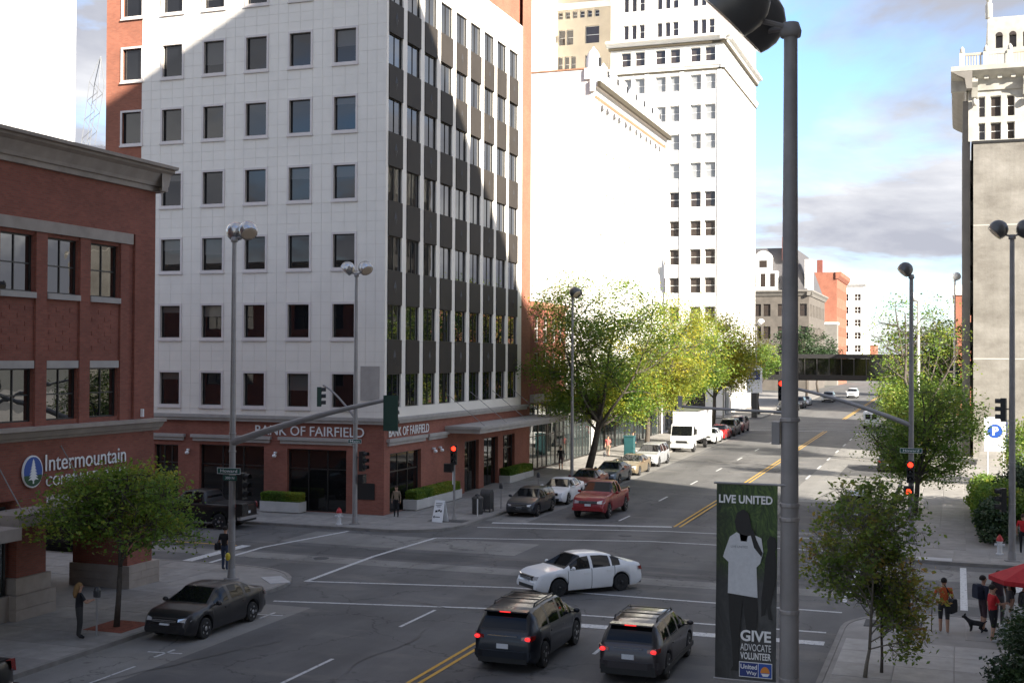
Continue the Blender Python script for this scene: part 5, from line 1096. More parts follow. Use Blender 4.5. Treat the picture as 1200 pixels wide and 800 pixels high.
car('sedan', 'maroon car parked beneath the leaning tree', 'car', -22.9, 78.4, -90, 'sedan', 'paint_maroon', group=GP)
car('sedan', 'steel blue sedan parked between maroon car and tan car', 'car', -22.8, 84.2, -90, 'sedan', 'paint_steelblue', group=GP)
car('sedan', 'tan sedan parked ahead of the silver crossover', 'car', -22.85, 90.2, -90, 'sedan', 'paint_tan', group=GP)
car('suv', 'silver crossover parked in front of the white box truck', 'car', -23.05, 97.2, -90, 'suv', 'paint_silver', group=GP)
car('sedan', 'pale silver sedan parked just behind the box truck', 'car', -22.9, 121.0, -90, 'sedan', 'paint_offwhite', group=GP)
car('sedan', 'bright red sedan parked behind the box truck', 'car', -22.9, 126.2, -90, 'sedan', 'paint_cherry', group=GP)
car('suv', 'black crossover parked near the far corner', 'car', -22.9, 131.6, -90, 'suv', 'paint_black', group=GP)
car('suv', 'dark red crossover last in line before the far crossing', 'car', -22.9, 137.2, -90, 'suv', 'paint_maroon', group=GP)
car('suv', 'grey crossover parked on the right behind the sapling', 'car', -5.1, 69.6, 90, 'suv', 'paint_graphite', group='cars parked on the right')
car('sedan', 'dark car parked on the right under the trees', 'car', -4.9, 99.5, 90, 'sedan', 'paint_black', group='cars parked on the right')
GD = 'distant cars beyond the skywalk'
for i, (x, y, k, p, lab) in enumerate(((-22.8, 176, 'suv', 'paint_black', 'black crossover nearest among the distant cars at left kerb'), (-22.8, 184, 'sedan', 'paint_black', 'black sedan second among the distant cars at left kerb'), (-22.8, 191.5, 'suv', 'paint_graphite', 'grey crossover third among the distant cars at left kerb'), (-22.8, 200, 'sedan', 'paint_silver', 'silver sedan fourth among the distant cars at left kerb'), (-20.5, 214, 'suv', 'paint_silver', 'silver crossover coming out from under the skywalk'), (-18.0, 232, 'suv', 'paint_white', 'white crossover farthest along the street'), (-5.0, 172, 'suv', 'paint_maroon', 'dark red crossover parked on the distant right kerb'))):
    car('distant_car', lab, 'car', x, y, -90 if x < -14 else 90, k, p, group=GD)
# white van with rear doors, heading away
vn = empty('white_van', (-9.3, 148.2, zg(148)), R_(90), 'small white van driving away across the far crossing', 'van')
m = MB(); m.prism([(-2.2, .45), (-2.25, .8), (-2.15, 1.7), (-2.0, 1.95), (.9, 1.95), (1.35, 1.25), (2.1, 1.05), (2.2, .6), (2.15, .4)], -.88, .88, 0, 'y'); m.build('body', 'paint_white', vn)
for s in (-1, 1):
    MB().box(-2.24, -2.12, *sorted((s*.08, s*.62)), 1.15, 1.7).build('rear_window', 'glass_car', vn); MB().ball((-2.2, s*.78, .95), (.06, .07, .16), 8, 6).build('taillight', 'tail_off', vn, smooth=True); MB().box(-1.2, .6, *sorted((s*.87, s*.889)), 1.2, 1.7).build('side_window', 'glass_car', vn)
    for q in (-1.4, 1.4): t = put('wheel', car_meshes('suv', 'paint_white', 'rim_silver')['tyre'], vn, (q, s*.78, .375)); put('rim', car_meshes('suv', 'paint_white', 'rim_silver')['rim'], t)
MB().box(-2.32, -2.15, -.85, .85, .42, .62).build('rear_bumper', 'chrome', vn); MB().box(-2.27, -2.2, -.17, .17, .72, .85).build('licence_plate', 'plate', vn)
# box truck
bt = empty('box_truck', (-23.2, 112.7, zg(112.7)), R_(-90), 'white box truck with snub cab parked mid block', 'truck'); bt.rotation_euler = (Matrix.Rotation(math.atan(.012), 4, 'X') @ Matrix.Rotation(R_(-90), 4, 'Z')).to_euler()
m = MB(); m.box(-4.6, 2.0, -1.15, 1.15, 1.05, 3.55); m.build('cargo_box', 'paint_offwhite', bt)
m = MB(); m.box(-4.62, 2.02, -1.17, 1.17, 3.55, 3.62); m.box(-4.62, 2.02, -1.17, 1.17, 1.0, 1.06); m.build('box_rail', 'rim_silver', bt)
m = MB(); m.prism([(2.1, .5), (2.1, 2.45), (2.6, 2.55), (3.15, 2.45), (3.55, 1.5), (3.68, 1.35), (3.72, .5)], -1.0, 1.0, 0, 'y'); m.build('cab', 'paint_offwhite', bt)
m = MB(); m.v = [(3.23, -.9, 2.32), (3.58, -.92, 1.47), (3.58, .92, 1.47), (3.23, .9, 2.32)]; m.v = [(a+.02, b, c+.008) for a, b, c in m.v]; m.f = [(0, 1, 2, 3)]; m.m = [0]; m.build('windshield', 'glass_car', bt)
for s in (-1, 1):
    m = MB(); m.prism([(2.35, 1.5), (2.35, 2.3), (3.1, 2.3), (3.42, 1.5)], *sorted((s*.99, s*1.012)), 0, 'y'); m.build('side_window', 'glass_car', bt)
    MB().box(3.66, 3.76, *sorted((s*.55, s*.92)), .75, .98).build('headlight', 'headlamp', bt); MB().box(3.2, 3.3, *sorted((s*1.05, s*1.3)), 1.6, 2.1).build('mirror', 'trim_black', bt)
    for q in (2.85, -2.6): t = put('wheel', car_meshes('suv', 'paint_white', 'rim_silver')['tyre'], bt, (q, s*.9, .41), 0 if s < 0 else math.pi); t.scale = (1.1, 1.2, 1.1); put('rim', car_meshes('suv', 'paint_white', 'rim_silver')['rim'], t)
MB().box(3.6, 3.8, -1.0, 1.0, .42, .68).build('bumper', 'paint_offwhite', bt); MB().box(3.6, 3.74, -.5, .5, .82, 1.05).build('grille', 'trim_black', bt); MB().box(3.78, 3.82, -.17, .17, .48, .62).build('licence_plate', 'plate', bt); MB().box(-4.5, 2.3, -.45, .45, .6, 1.0).build('chassis', 'trim_black', bt)
# ------------------------------------------------------------ street furniture
def lamp_head(root, p, az, r=.38, tilt=52, shell='lamp_shell'):
    M = Matrix.Rotation(R_(az), 3, 'Z') @ Matrix.Rotation(R_(-tilt), 3, 'Y')     # lens looks to local -Z, tipped towards azimuth az
    h = MB(); h.lathe([(r*.80, -.55*r), (r*.86, -.55*r), (r*.95, -.30*r), (r, 0), (r*.93, .38*r), (r*.75, .68*r), (r*.45, .90*r), (r*.12, r)], 18, p, M)
    o = h.build('lamp_head', shell, root, smooth=True, angle=45)
    q = MB(); q.lathe([(.02, -.60*r), (r*.55, -.585*r), (r*.79, -.552*r), (r*.79, -.50*r)], 18, p, M); q.build('lens', 'lamp_lens', o, smooth=True)
    return o
def signal(root, p, yaw, lit=None, n=3, mt='signal_green', name='signal_head', back=False):
    """signal head, lamps facing azimuth yaw; local +X is the front"""
    o = MB(); o.box(-.11, .11, -.17, .17, -.17-.34*(n-1), .17)
    if back: o.box(-.135, -.11, -.30, .30, -.32-.34*(n-1), .32)
    h = o.build(name, mt, root, loc=p); h.rotation_euler.z = R_(yaw)
    for i in range(n):
        z = -.34*i; v = MB(); k = 10
        for j in range(k):
            a0, a1 = math.pi*(-.12+1.24*j/k), math.pi*(-.12+1.24*(j+1)/k)
            v.face([(.11, .14*math.cos(a0), z+.14*math.sin(a0)), (.34, .145*math.cos(a0), z+.145*math.sin(a0)), (.34, .145*math.cos(a1), z+.145*math.sin(a1)), (.11, .14*math.cos(a1), z+.14*math.sin(a1))])
        v.build('visor', 'signal_black', h)
        l = MB(); l.lathe([(.02, .03), (.08, .022), (.125, 0), (.125, -.02)], 14, (.112, 0, z), Matrix.Rotation(math.pi/2, 3, 'Y')); l.build('lens', 'lens_red' if lit == i else 'lens_off', h, smooth=True)
    return h
def walk_signal(root, p, yaw, lit=False):
    o = MB().box(-.14, .14, -.23, .23, -.23, .23); h = o.build('walk_signal', 'signal_black', root, loc=p); h.rotation_euler.z = R_(yaw)
    m = MB().box(.14, .148, -.19, .19, -.19, .19); m.build('display', 'lens_off', h)
    if lit:
        q = MB()
        for j in range(4): q.box(.149, .155, -.10+.05*j, -.065+.05*j, -.02, .12-.02*abs(j-1.5))
        q.box(.149, .155, -.11, .085, -.14, -.021); q.box(.149, .155, .086, .13, -.09, .02); q.build('raised_hand', 'lens_hand', h)
    return h
def lamp_post(label, x, y, h, heads, mt='pole_grey', shell='lamp_shell', r0=.125, r1=.075, z0=None, cat='lamp post', group='street lamp posts', name='lamp_post', r=.38):
    zb = zg(y)+.135 if z0 is None else z0; root = empty(name, (x, y, zb), 0, label, cat, group); H = h-zb
    MB().tube([(0, 0, 0), (0, 0, .02), (0, 0, H)], [r0, r0, r1], 14).build('pole', mt, root, smooth=True, angle=60)
    b = MB(); b.lathe([(r0*2.2, 0), (r0*2.2, .04), (r0*1.25, .06), (r0*1.15, .35), (r0*1.02, .40)], 14); b.build('base', mt, root, smooth=True, angle=40)
    c = MB(); c.lathe([(r1*1.5, H-.08), (r1*1.6, H), (r1*1.2, H+.12)], 12); c.build('collar', mt, root, smooth=True)
    for (dx, dy, az) in heads:
        MB().tube([(0, 0, H+.05), (dx*.5, dy*.5, H+.12), (dx, dy, H+.14)], .04, 8).build('bracket', mt, root)
        lamp_head(root, (dx, dy, H+.36), az, r, 45, shell)
    return root, zb
def arm(root, pts, r0, r1, mt, name='mast_arm'):
    n = 12; P = [Vector(p) for p in pts]; out = []
    for i in range(n+1):
        t = i/n; a = P[0].lerp(P[1], t); b = P[1].lerp(P[2], t); out.append(a.lerp(b, t))
    MB().tube(out, [r0+(r1-r0)*i/n for i in range(n+1)], 10).build(name, mt, root, smooth=True, angle=60)
def street_sign(root, p, yaw, w, h, body, sub=None):
    s = MB().box(-w/2, w/2, -.012, .012, -h/2, h/2); o = s.build('street_name_sign', 'sign_green', root, loc=p); o.rotation_euler.z = R_(yaw)
    b = MB()
    for a in ((-w/2, -w/2+.015, -h/2, h/2), (w/2-.015, w/2, -h/2, h/2), (-w/2+.015, w/2-.015, -h/2, -h/2+.015), (-w/2+.015, w/2-.015, h/2-.015, h/2)): b.box(a[0], a[1], -.0135, -.0121, a[2], a[3])
    b.build('border', 'sign_white', o); text(body, w*.72, 'sign_white', o, None, 0, 0, -h*.24, h*.5, .0135, .001, .004, align='c')
    return o
def straps(root, r, zs, mt='pole_grey'):
    for z in zs: MB().lathe([(r+.004, z-.03), (r+.012, z-.02), (r+.012, z+.02), (r+.004, z+.03)], 14).build('strap', mt, root)

# left corner pole
p, zb = lamp_post('tall lamp and signal pole on near left corner with green street sign', -26.65, 41.8, 13.35, [(-.12, .3, 110), (.55, .1, -40)], r0=.14, r1=.085)
arm(p, [(0, 0, 5.45-zb), (3.4, 0, 6.6-zb), (6.95, 0, 7.28-zb)], .15, .075, 'pole_grey')
s = signal(p, (6.85, 0, 7.25-zb-.18), 90, None, 3, 'signal_green', back=True)
for z in (2.9, 3.0): pass
signal(p, (.42, .05, 4.1-zb), 0, None, 3, 'signal_black'); walk_signal(p, (.42, .05, 2.85-zb), 0)
MB().tube([(0, 0, 4.0-zb), (.42, .05, 4.0-zb)], .03, 6).build('bracket', 'pole_dark', p); MB().tube([(0, 0, 2.9-zb), (.42, .05, 2.9-zb)], .03, 6).build('bracket', 'pole_dark', p)
street_sign(p, (-.05, -.17, 4.35-zb), 4, 1.0, .24, 'Howard'); o = MB().box(-.3, .3, -.012, .012, -.1, .1).build('block_number_sign', 'sign_green', p, loc=(0, -.17, 4.08-zb)); text('300 N', .4, 'sign_white', o, None, 0, 0, -.05, .1, .0135, .001, align='c')
straps(p, .13, (1.6-zb, 2.4-zb, 5.1-zb, 5.8-zb))
MB().ball((-.02, -.24, .9), (.1, .1, .16)).build('pedestrian_button', 'yellow', p, smooth=True)
# bank corner pole
p, zb = lamp_post('lamp and signal pole on the bank corner, in front of lettering', -29.45, 57.75, 13.05, [(-.52, 0, -150), (.52, 0, -30)], r0=.135, r1=.08)
arm(p, [(0, 0, 5.6-zb), (-1.25, 0, 7.1-zb), (-1.9, 0, 7.3-zb)], .06, .05, 'pole_grey', 'signal_arm')
signal(p, (-2.1, -.05, 7.05-zb), 25, None, 3, 'signal_green'); signal(p, (.38, .05, 3.75-zb), 0, None, 3, 'signal_black'); walk_signal(p, (.38, .05, 2.5-zb), 0)
MB().tube([(0, 0, 3.6-zb), (.4, .05, 3.6-zb)], .03, 6).build('bracket', 'pole_dark', p); street_sign(p, (.05, -.16, 4.45-zb), 2, .75, .22, 'Main', None); straps(p, .13, (4.2-zb, 5.4-zb))
# pedestrian post by the bank
p = empty('signal_post', (-25.33, 61.25, .14), 0, 'short signal post with lit red light behind sandwich board', 'traffic light'); MB().tube([(0, 0, 0), (0, 0, 3.0)], [.07, .055], 10).build('post', 'pole_grey', p, smooth=True, angle=60)
MB().lathe([(.14, 0), (.14, .05), (.08, .3)], 10).build('base', 'pole_grey', p); signal(p, (.02, -.12, 3.82), -75, 0, 3, 'signal_black'); walk_signal(p, (-.28, -.12, 2.78), -85, False)
MB().box(-.07, -.02, -.1, -.08, 1.9, 2.6).build('notice_plate', 'sign_white', p)
# street lamps
lamp_post('grey lamp post beside leaning tree on left pavement', -25.0, 81.6, 12.95, [(.15, .5, 60), (.3, -.5, -20)], r0=.12, shell='lamp_shell_dark')
lamp_post('white lamp post near the white tower corner', -25.0, 140.0, 12.0, [(.5, 0, 0), (-.5, 0, 180)], 'pole_white', 'lamp_shell')
lamp_post('lamp post with pale head against the mansard building', -24.9, 163.5, 13.3, [(.6, 0, 0)], 'pole_grey', 'sign_white', r=.45)
lamp_post('white lamp post behind the right hand signal pole', -3.0, 104.0, 13.5, [(-.3, .3, 90)], 'pole_white', 'sign_white', r0=.14, r1=.11)
lamp_post('slim lamp post against the dark edge of the concrete wall', -.3, 118, 16.0, [(.15, .4, 60)], 'pole_white', 'sign_white')
p, zb = lamp_post('double headed dark lamp post at the right edge beside parking lot hedge', 2.2, 57.9, 14.15, [(-.56, 0, 190), (.56, 0, -10)], 'pole_mid', 'lamp_shell_dark', r0=.15, r1=.10, r=.42)
signal(p, (-.34, .05, 7.0-zb), 170, None, 3, 'signal_black'); signal(p, (-.36, 0, 3.1-zb), 190, None, 3, 'signal_black'); straps(p, .14, (2.6-zb, 4.4-zb, 6.2-zb))
for z in (6.7, 2.9): MB().tube([(0, 0, z-zb), (-.35, .03, z-zb)], .03, 6).build('bracket', 'pole_dark', p)
# far right signal pole with curved arm over the lanes
p, zb = lamp_post('grey signal pole with lit red light among the right hand trees', -2.1, 61.8, 12.75, [(-.28, 0, 200)], 'pole_mid', 'lamp_shell_dark', r0=.14, r1=.09, r=.36)
arm(p, [(0, 0, 5.7-zb), (-3.2, 0, 7.0-zb), (-6.25, 0, 7.55-zb)], .12, .065, 'pole_grey')
signal(p, (-6.05, -.12, 7.62-zb), -88, 0, 3, 'signal_black'); signal(p, (-.02, -.28, 3.86-zb), -90, 0, 3, 'signal_black'); walk_signal(p, (-.1, -.28, 2.62-zb), -90, True)
for z in (3.7, 2.62): MB().tube([(0, 0, z-zb), (0, -.3, z-zb)], .03, 6).build('bracket', 'pole_dark', p)
street_sign(p, (0, -.17, 4.52-zb), 3, 1.0, .22, 'Howard')

# foreground pole with banner
bp, zb = lamp_post('thick dark foreground pole carrying banner, twin floodlights at its top', -2.24, 17.8, 13.45, [(-.62, .62, 180), (-.70, -.42, 180)], 'pole_mid', 'lamp_shell_dark', r0=.155, r1=.095, r=.47, z0=.135)
straps(bp, .13, (7.95-zb, 6.75-zb, 6.55-zb, 5.25-zb, 4.3-zb, 3.95-zb))
arm(bp, [(0, 0, 8.05-zb), (-.8, 0, 8.07-zb), (-1.55, 0, 8.11-zb)], .022, .02, 'pole_grey', 'sign_arm'); MB().box(-1.60, -1.54, -.02, .02, 8.10-zb, 8.26-zb).build('arm_end_plate', 'pole_grey', bp)
MB().box(-.24, -.13, -.1, .1, 7.60-zb, 7.92-zb).build('control_box', 'pole_mid', bp)
def bannermat():
    m, nt, p_ = newmat('banner_photo'); tc_ = mnode(nt, 'ShaderNodeTexCoord'); s_ = mnode(nt, 'ShaderNodeSeparateXYZ'); nt.links.new(tc_.outputs['Generated'], s_.inputs[0])
    gr = ramp(nt, noise(nt, 14, 5, .65, tc_.outputs['Generated']).outputs[0], [(.3, (.010, .018, .006)), (.5, (.035, .07, .012)), (.7, (.10, .16, .03))])
    gy = ramp(nt, noise(nt, 6, 5, .6, tc_.outputs['Generated']).outputs[0], [(.3, (.03, .03, .03)), (.7, (.075, .075, .072))])
    f = ramp(nt, s_.outputs[2], [(.50, 0.), (.60, 1.)]); c = mixc(nt, f, gy, gr); d = ramp(nt, s_.outputs[0], [(.05, .35), (.4, 1.)]); nt.links.new(mixc(nt, 1, c, d, 'MULTIPLY'), p_.inputs['Base Color']); p_.inputs['Roughness'].default_value = .55
bannermat(); mat('banner_shirt', (.52, .53, .54), .6, .08, 20); mat('banner_dark', (.012, .011, .010), .6, .2, 20); mat('banner_text', (.72, .72, .71), .5, .08, 15); mat('banner_orange', (.62, .22, .03), .5, 0)
bn = empty('hanging_banner', (-2.27, 17.70, 7.02), 0, 'dark vertical street banner with white shirted figure and white lettering on the foreground pole', 'banner')
bw, bh = .86, 2.76
m = MB(); nz = 12
for i in range(nz):
    for j in range(4):
        q = lambda a, b: (-.12-bw+bw*a/4-.02*(1-b/nz), -.012*math.sin(a*1.5+b*.7), -bh*(1-b/nz))
        m.face([q(j, i), q(j+1, i), q(j+1, i+1), q(j, i+1)])
cl = m.build('cloth', 'banner_photo', bn, smooth=True)
for z in (1.15*0, ): pass
for z in (.012, -bh-.012): MB().tube([(-1.02, 0, z), (0, 0, z)], .016, 8).build('rod', 'pole_grey', bn)
def flat(pts, mt, nm, d=.02):
    mb = MB(); mb.prism([(-.12-bw+bw*x, -bh*y) for x, y in pts], -d-.003, -d, 0, 'y'); return mb.build(nm, mt, cl)
# silhouettes printed on the cloth
flat([(.33, .235), (.30, .19), (.34, .145), (.44, .125), (.53, .145), (.57, .20), (.58, .25), (.52, .26), (.50, .29), (.40, .29), (.38, .25)], 'banner_dark', 'printed_head')
flat([(.40, .255), (.33, .245), (.22, .27), (.13, .35), (.11, .375), (.20, .40), (.19, .56), (.68, .575), (.66, .42), (.72, .40), (.77, .34), (.74, .27), (.62, .255), (.52, .262)], 'banner_shirt', 'printed_shirt')
flat([(.20, .561), (.22, .70), (.26, .82), (.28, .93), (.24, .955), (.38, .955), (.37, .84), (.40, .70), (.43, .60), (.48, .70), (.52, .80), (.64, .80), (.68, .66), (.67, .576)], 'banner_dark', 'printed_legs')
flat([(.55, .24), (.62, .32), (.74, .365), (.76, .345), (.66, .28), (.60, .22)], 'banner_dark', 'printed_arm', .0235)
flat([(.88, .255), (.97, .265), (.99, .31), (.96, .335), (.99, .40), (.97, .50), (.92, .56), (.88, .62), (.92, .685), (.86, .68), (.82, .60), (.80, .66), (.74, .67), (.74, .58), (.78, .48), (.80, .38), (.84, .33), (.83, .28)], 'banner_dark', 'printed_child')
def btext(b, x, y, w, h, mt='banner_text', bold=.03): return text(b, bw*w, mt, cl, None, -.024, -.12-bw+bw*x, -bh*y, bh*h, .0, .001, bold)
btext('LIVE UNITED', .04, .097, .88, .043); btext('GIVE', .40, .80, .50, .058); btext('ADVOCATE', .40, .848, .50, .036, bold=.0); btext('VOLUNTEER', .40, .892, .50, .036, bold=.02); btext('LIVE UNITED', .24, .325, .28, .012, 'ink_grey', .0)
flat([(.38, .905), (.92, .905), (.92, .983), (.38, .983)], 'banner_text', 'logo_border', .0215); flat([(.39, .909), (.69, .909), (.69, .979), (.39, .979)], 'sign_navy', 'logo_panel', .026); flat([(.70, .909), (.91, .909), (.91, .979), (.70, .979)], 'sign_blue', 'logo_square', .026)
for b_, y_ in (('United', .941), ('Way', .974)):
    text(b_, bw*(.27 if b_ == 'United' else .17), 'banner_text', cl, None, -.030, -.12-bw+bw*(.405 if b_ == 'United' else .50), -bh*y_, bh*.024, 0, .001, .02)
flat([(.805+.075*math.cos(math.pi*i/10), .955-.032*math.sin(math.pi*i/10)) for i in range(11)], 'banner_orange', 'logo_arc', .030); flat([(.74, .958), (.88, .958), (.85, .972), (.77, .972)], 'banner_text', 'logo_hand', .030)

# smaller street furniture
def hydrant(label, x, y):
    r = empty('fire_hydrant', (x, y, .14), 0, label, 'hydrant', 'fire hydrants'); MB().lathe([(.17, 0), (.17, .05), (.11, .07), (.11, .55), (.14, .56), (.14, .60)], 12).build('barrel', 'hydrant_white', r, smooth=True, angle=40)
    MB().lathe([(.15, .60), (.15, .66), (.11, .78), (.05, .84), (.05, .88)], 12).build('bonnet', 'hydrant_red', r, smooth=True, angle=40)
    for a in (0, 90, -90): v = Vector((math.cos(R_(a-90)), math.sin(R_(a-90)), 0)); MB().tube([v*.08+Vector((0, 0, .43)), v*.22+Vector((0, 0, .43))], .06, 10).build('nozzle', 'hydrant_white', r)
hydrant('red capped white hydrant at kerb beside bank corner pole', -30.15, 57.35); hydrant('red capped hydrant at the foot of the right hand lamp post', 1.75, 59.6)
def meter(label, x, y, h=1.15, g='parking meters'):
    r = empty('parking_meter', (x, y, zg(y)+.14), 0, label, 'parking meter', g); MB().tube([(0, 0, 0), (0, 0, h)], .03, 8).build('post', 'pole_grey', r)
    m = MB(); m.box(-.09, .09, -.06, .06, h, h+.2); m.lathe([(.09, 0), (.085, .06), (.05, .11), (.01, .13)], 10, (0, 0, h+.2)); m.build('housing', 'meter_grey', r, smooth=True, angle=40)
meter('parking meter the blond woman is using', -25.05, 31.75, 1.2); meter('parking meter beside the dark grey hatchback', -24.75, 66.9); meter('parking meter beside the white parked sedan', -24.75, 73.6); meter('parking meter behind the leaning tree', -24.8, 89.2)
sb = empty('sandwich_board', (-25.75, 60.35, .14), R_(-12), 'white sandwich board with handwritten lines on the bank corner', 'sign')
for s in (1, -1):
    m = MB(); m.v = [(-.33, -.30*s, 0), (.33, -.30*s, 0), (.30, -.03*s, 1.12), (-.30, -.03*s, 1.12), (-.33, -.27*s, 0), (.33, -.27*s, 0), (.30, 0, 1.12), (-.30, 0, 1.12)]; m.f = [(0, 1, 2, 3), (7, 6, 5, 4), (0, 4, 5, 1), (1, 5, 6, 2), (2, 6, 7, 3), (3, 7, 4, 0)]; m.m = [0]*6; b = m.build('board', 'sign_white', sb)
    if s == 1:
        def on(pts): 
            q = MB(); q.face([(x, -.30+.27*z/1.12-.006, z) for x, z in pts]); return q
        for x0, x1, z in ((-.22, .2, .95), (-.22, .15, .86), (-.15, .1, .78)): on([(x0, z), (x1, z), (x1, z+.04), (x0, z+.04)]).build('written_line', 'ink_grey', b)
        for x0, x1, z in ((-.2, -.05, .5), (-.02, .1, .55), (.12, .22, .52)): on([(x0, z), (x1, z+.02), (x1, z+.12), (x0, z+.1)]).build('written_line', 'ink_black', b)
        on([(-.2, .25), (.15, .25), (.15, .29), (-.2, .29)]).build('arrow', 'ink_black', b); on([(-.2, .19), (-.2, .35), (-.3, .27)]).build('arrow', 'ink_black', b)
mb_ = empty('mailbox', (-25.0, 65.3, .14), R_(90), 'dark street mailbox with rounded top near the dark grey hatchback', 'mailbox')
m = MB(); n = 8; m.prism([(-.3, .15), (.3, .15), (.3, .95)]+[(.3*math.cos(math.pi*i/n), .95+.3*math.sin(math.pi*i/n)) for i in range(1, n+1)], -.3, .3, 0, 'y'); m.build('box', 'bin_grey', mb_)
for a in (-1, 1):
    for b in (-1, 1): MB().box(a*.27-.03, a*.27+.03, b*.27-.03, b*.27+.03, 0, .15).build('leg', 'bin_grey', mb_)
MB().box(.28, .33, -.2, .2, .9, .98).build('slot_flap', 'bin_grey', mb_)
tb = empty('litter_bin', (-25.1, 64.1, .14), 0, 'round dark litter bin beside the mailbox', 'bin'); MB().lathe([(.27, 0), (.30, .05), (.31, .8), (.33, .82), (.33, .9), (.2, 1.0)], 16).build('barrel', 'bin_grey', tb, smooth=True, angle=40); MB().lathe([(.14, 1.0), (.15, 1.06), (.05, 1.12)], 12).build('lid', 'frame_dark', tb, smooth=True)
bo = empty('bollard', (-24.75, 63.2, .14), 0, 'pale slim bollard in front of the litter bin', 'bollard'); MB().tube([(0, 0, 0), (0, 0, .95)], .035, 8).build('post', 'pole_white', bo); MB().lathe([(.06, .95), (.06, 1.1), (.02, 1.14)], 8).build('cap', 'pole_dark', bo)
kb = empty('news_kiosk', (-25.9, 101.0, zg(101)+.14), 0, 'teal utility cabinet on the sunlit left pavement', 'cabinet'); MB().box(-.4, .4, -.35, .35, 0, 1.75).build('cabinet', 'teal', kb); MB().box(-.45, .45, -.4, .4, 1.75, 1.85).build('cap', 'teal', kb); MB().box(-.3, .3, -.37, -.349, .3, 1.5).build('door', 'teal', kb)
ck = empty('sign_pylon', (-22.9, 160.9, zg(161)), 0, 'white pylon sign with dark blue panel near the far red light', 'sign'); ck.location = (-24.9, 162.0, zg(162)+.14)
MB().box(-.35, .35, -.3, .3, 0, 3.2).build('shaft', 'pole_dark', ck); m = MB(); m.prism([(-.95, 3.2), (.95, 3.2), (.95, 6.3), (.5, 6.75), (-.5, 6.75), (-.95, 6.3)], -.3, .3, 0, 'y'); m.build('cabinet', 'sign_white', ck); MB().box(-.75, .75, -.32, -.299, 4.9, 6.15).build('panel', 'sign_navy', ck)
text('us', .5, 'sign_white', ck, None, -.33, -.65, 5.6, .3, 0, .002); text('bank', .9, 'sign_white', ck, None, -.33, -.6, 5.15, .35, 0, .002)
ps = empty('parking_sign', (2.5, 96.0, zg(96)), 0, 'blue and white public parking sign before the concrete wall', 'sign')
MB().box(-.72, .72, -.06, .06, 2.25-zg(96), 4.6-zg(96)+.12).build('panel', 'sign_white', ps)
for x in (-.5, .55): MB().tube([(x, .02, -.1), (x, .02, 2.3)], .05, 8).build('post', 'pole_white', ps)
MB().lathe([(.50, 0), (.50, .02)], 28, (0, -.06, 3.72-zg(96)), Matrix.Rotation(math.pi/2, 3, 'X')).build('disc', 'sign_blue', ps); text('P', .42, 'sign_white', ps, None, -.085, -.18, 3.42-zg(96), .62, 0, .003, .04); text('PUBLIC', .95, 'sign_navy', ps, None, -.066, -.48, 2.86-zg(96), .18, 0, .002); text('PARKING', 1.1, 'sign_navy', ps, None, -.066, -.55, 2.58-zg(96), .18, 0, .002)
MB().box(.76, .84, -.06, .06, 2.3-zg(96), 4.55-zg(96)).build('side_stripe', 'sign_navy', ps)
# blue blade sign on the right hand building
bs = empty('blade_sign', (-.7, 125, 6), 0, 'dark blue blade sign on the street side of the concrete building', 'sign'); MB().box(-1.3, .9, -.1, .1, -1.1, 2.2).build('panel', 'sign_navy', bs); text('B', .9, 'sign_white', bs, None, -.105, -.7, -.1, 1.5, 0, .002); MB().tube([(.9, 0, 1.8), (1.7, 0, 1.8)], .05, 6).build('bracket', 'frame_dark', bs)
st = empty('outdoor_stair', (2.2, 104, .4), 0, 'concrete steps beside the bare concrete wall', 'steps')
for i in range(8): MB().box(-.9+.08*i, .9+.08*i, .6*i, .6*i+.6, -.3, .2+.22*i).build('step', 'concrete', st)
# umbrella and food cart
um = empty('market_umbrella', (2.35, 41.9, .14), 0, 'red market umbrella at the right edge', 'umbrella'); n = 8; m = MB(); rr_ = 1.45
for i in range(n):
    a, b = 2*math.pi*i/n, 2*math.pi*(i+1)/n; A = (rr_*math.cos(a), rr_*math.sin(a), 1.92); B = (rr_*math.cos(b), rr_*math.sin(b), 1.92); m.face([A, B, (0, 0, 2.5)]); m.face([A, B, (B[0], B[1], 1.78), (A[0], A[1], 1.78)])
m.build('canopy', 'umbrella_red', um); MB().tube([(0, 0, 0), (0, 0, 2.55)], .025, 8).build('pole', 'pole_white', um)
for i in range(n): a = 2*math.pi*i/n; MB().tube([(0, 0, 2.1), (rr_*.6*math.cos(a), rr_*.6*math.sin(a), 2.1)], .008, 4).build('rib', 'pole_white', um)
MB().lathe([(.25, 0), (.25, .08), (.05, .12)], 12).build('base', 'bin_grey', um)
fc = empty('food_cart', (2.55, 41.2, .14), 0, 'white and blue food cart under the red umbrella', 'cart'); MB().box(-.8, .8, -.45, .45, .35, .95).build('body', 'fabric_blue', fc); MB().box(-.85, .85, -.5, .5, .95, 1.0).build('counter', 'sign_white', fc); MB().box(-.6, .2, -.3, .3, 1.0, 1.2).build('warmer', 'rim_silver', fc)
for x in (-.55, .55): MB().lathe([(.22, -.04), (.24, -.03), (.24, .03), (.22, .04)], 14, (x, -.5, .26), Matrix.Rotation(math.pi/2, 3, 'X')).build('wheel', 'rubber', fc)

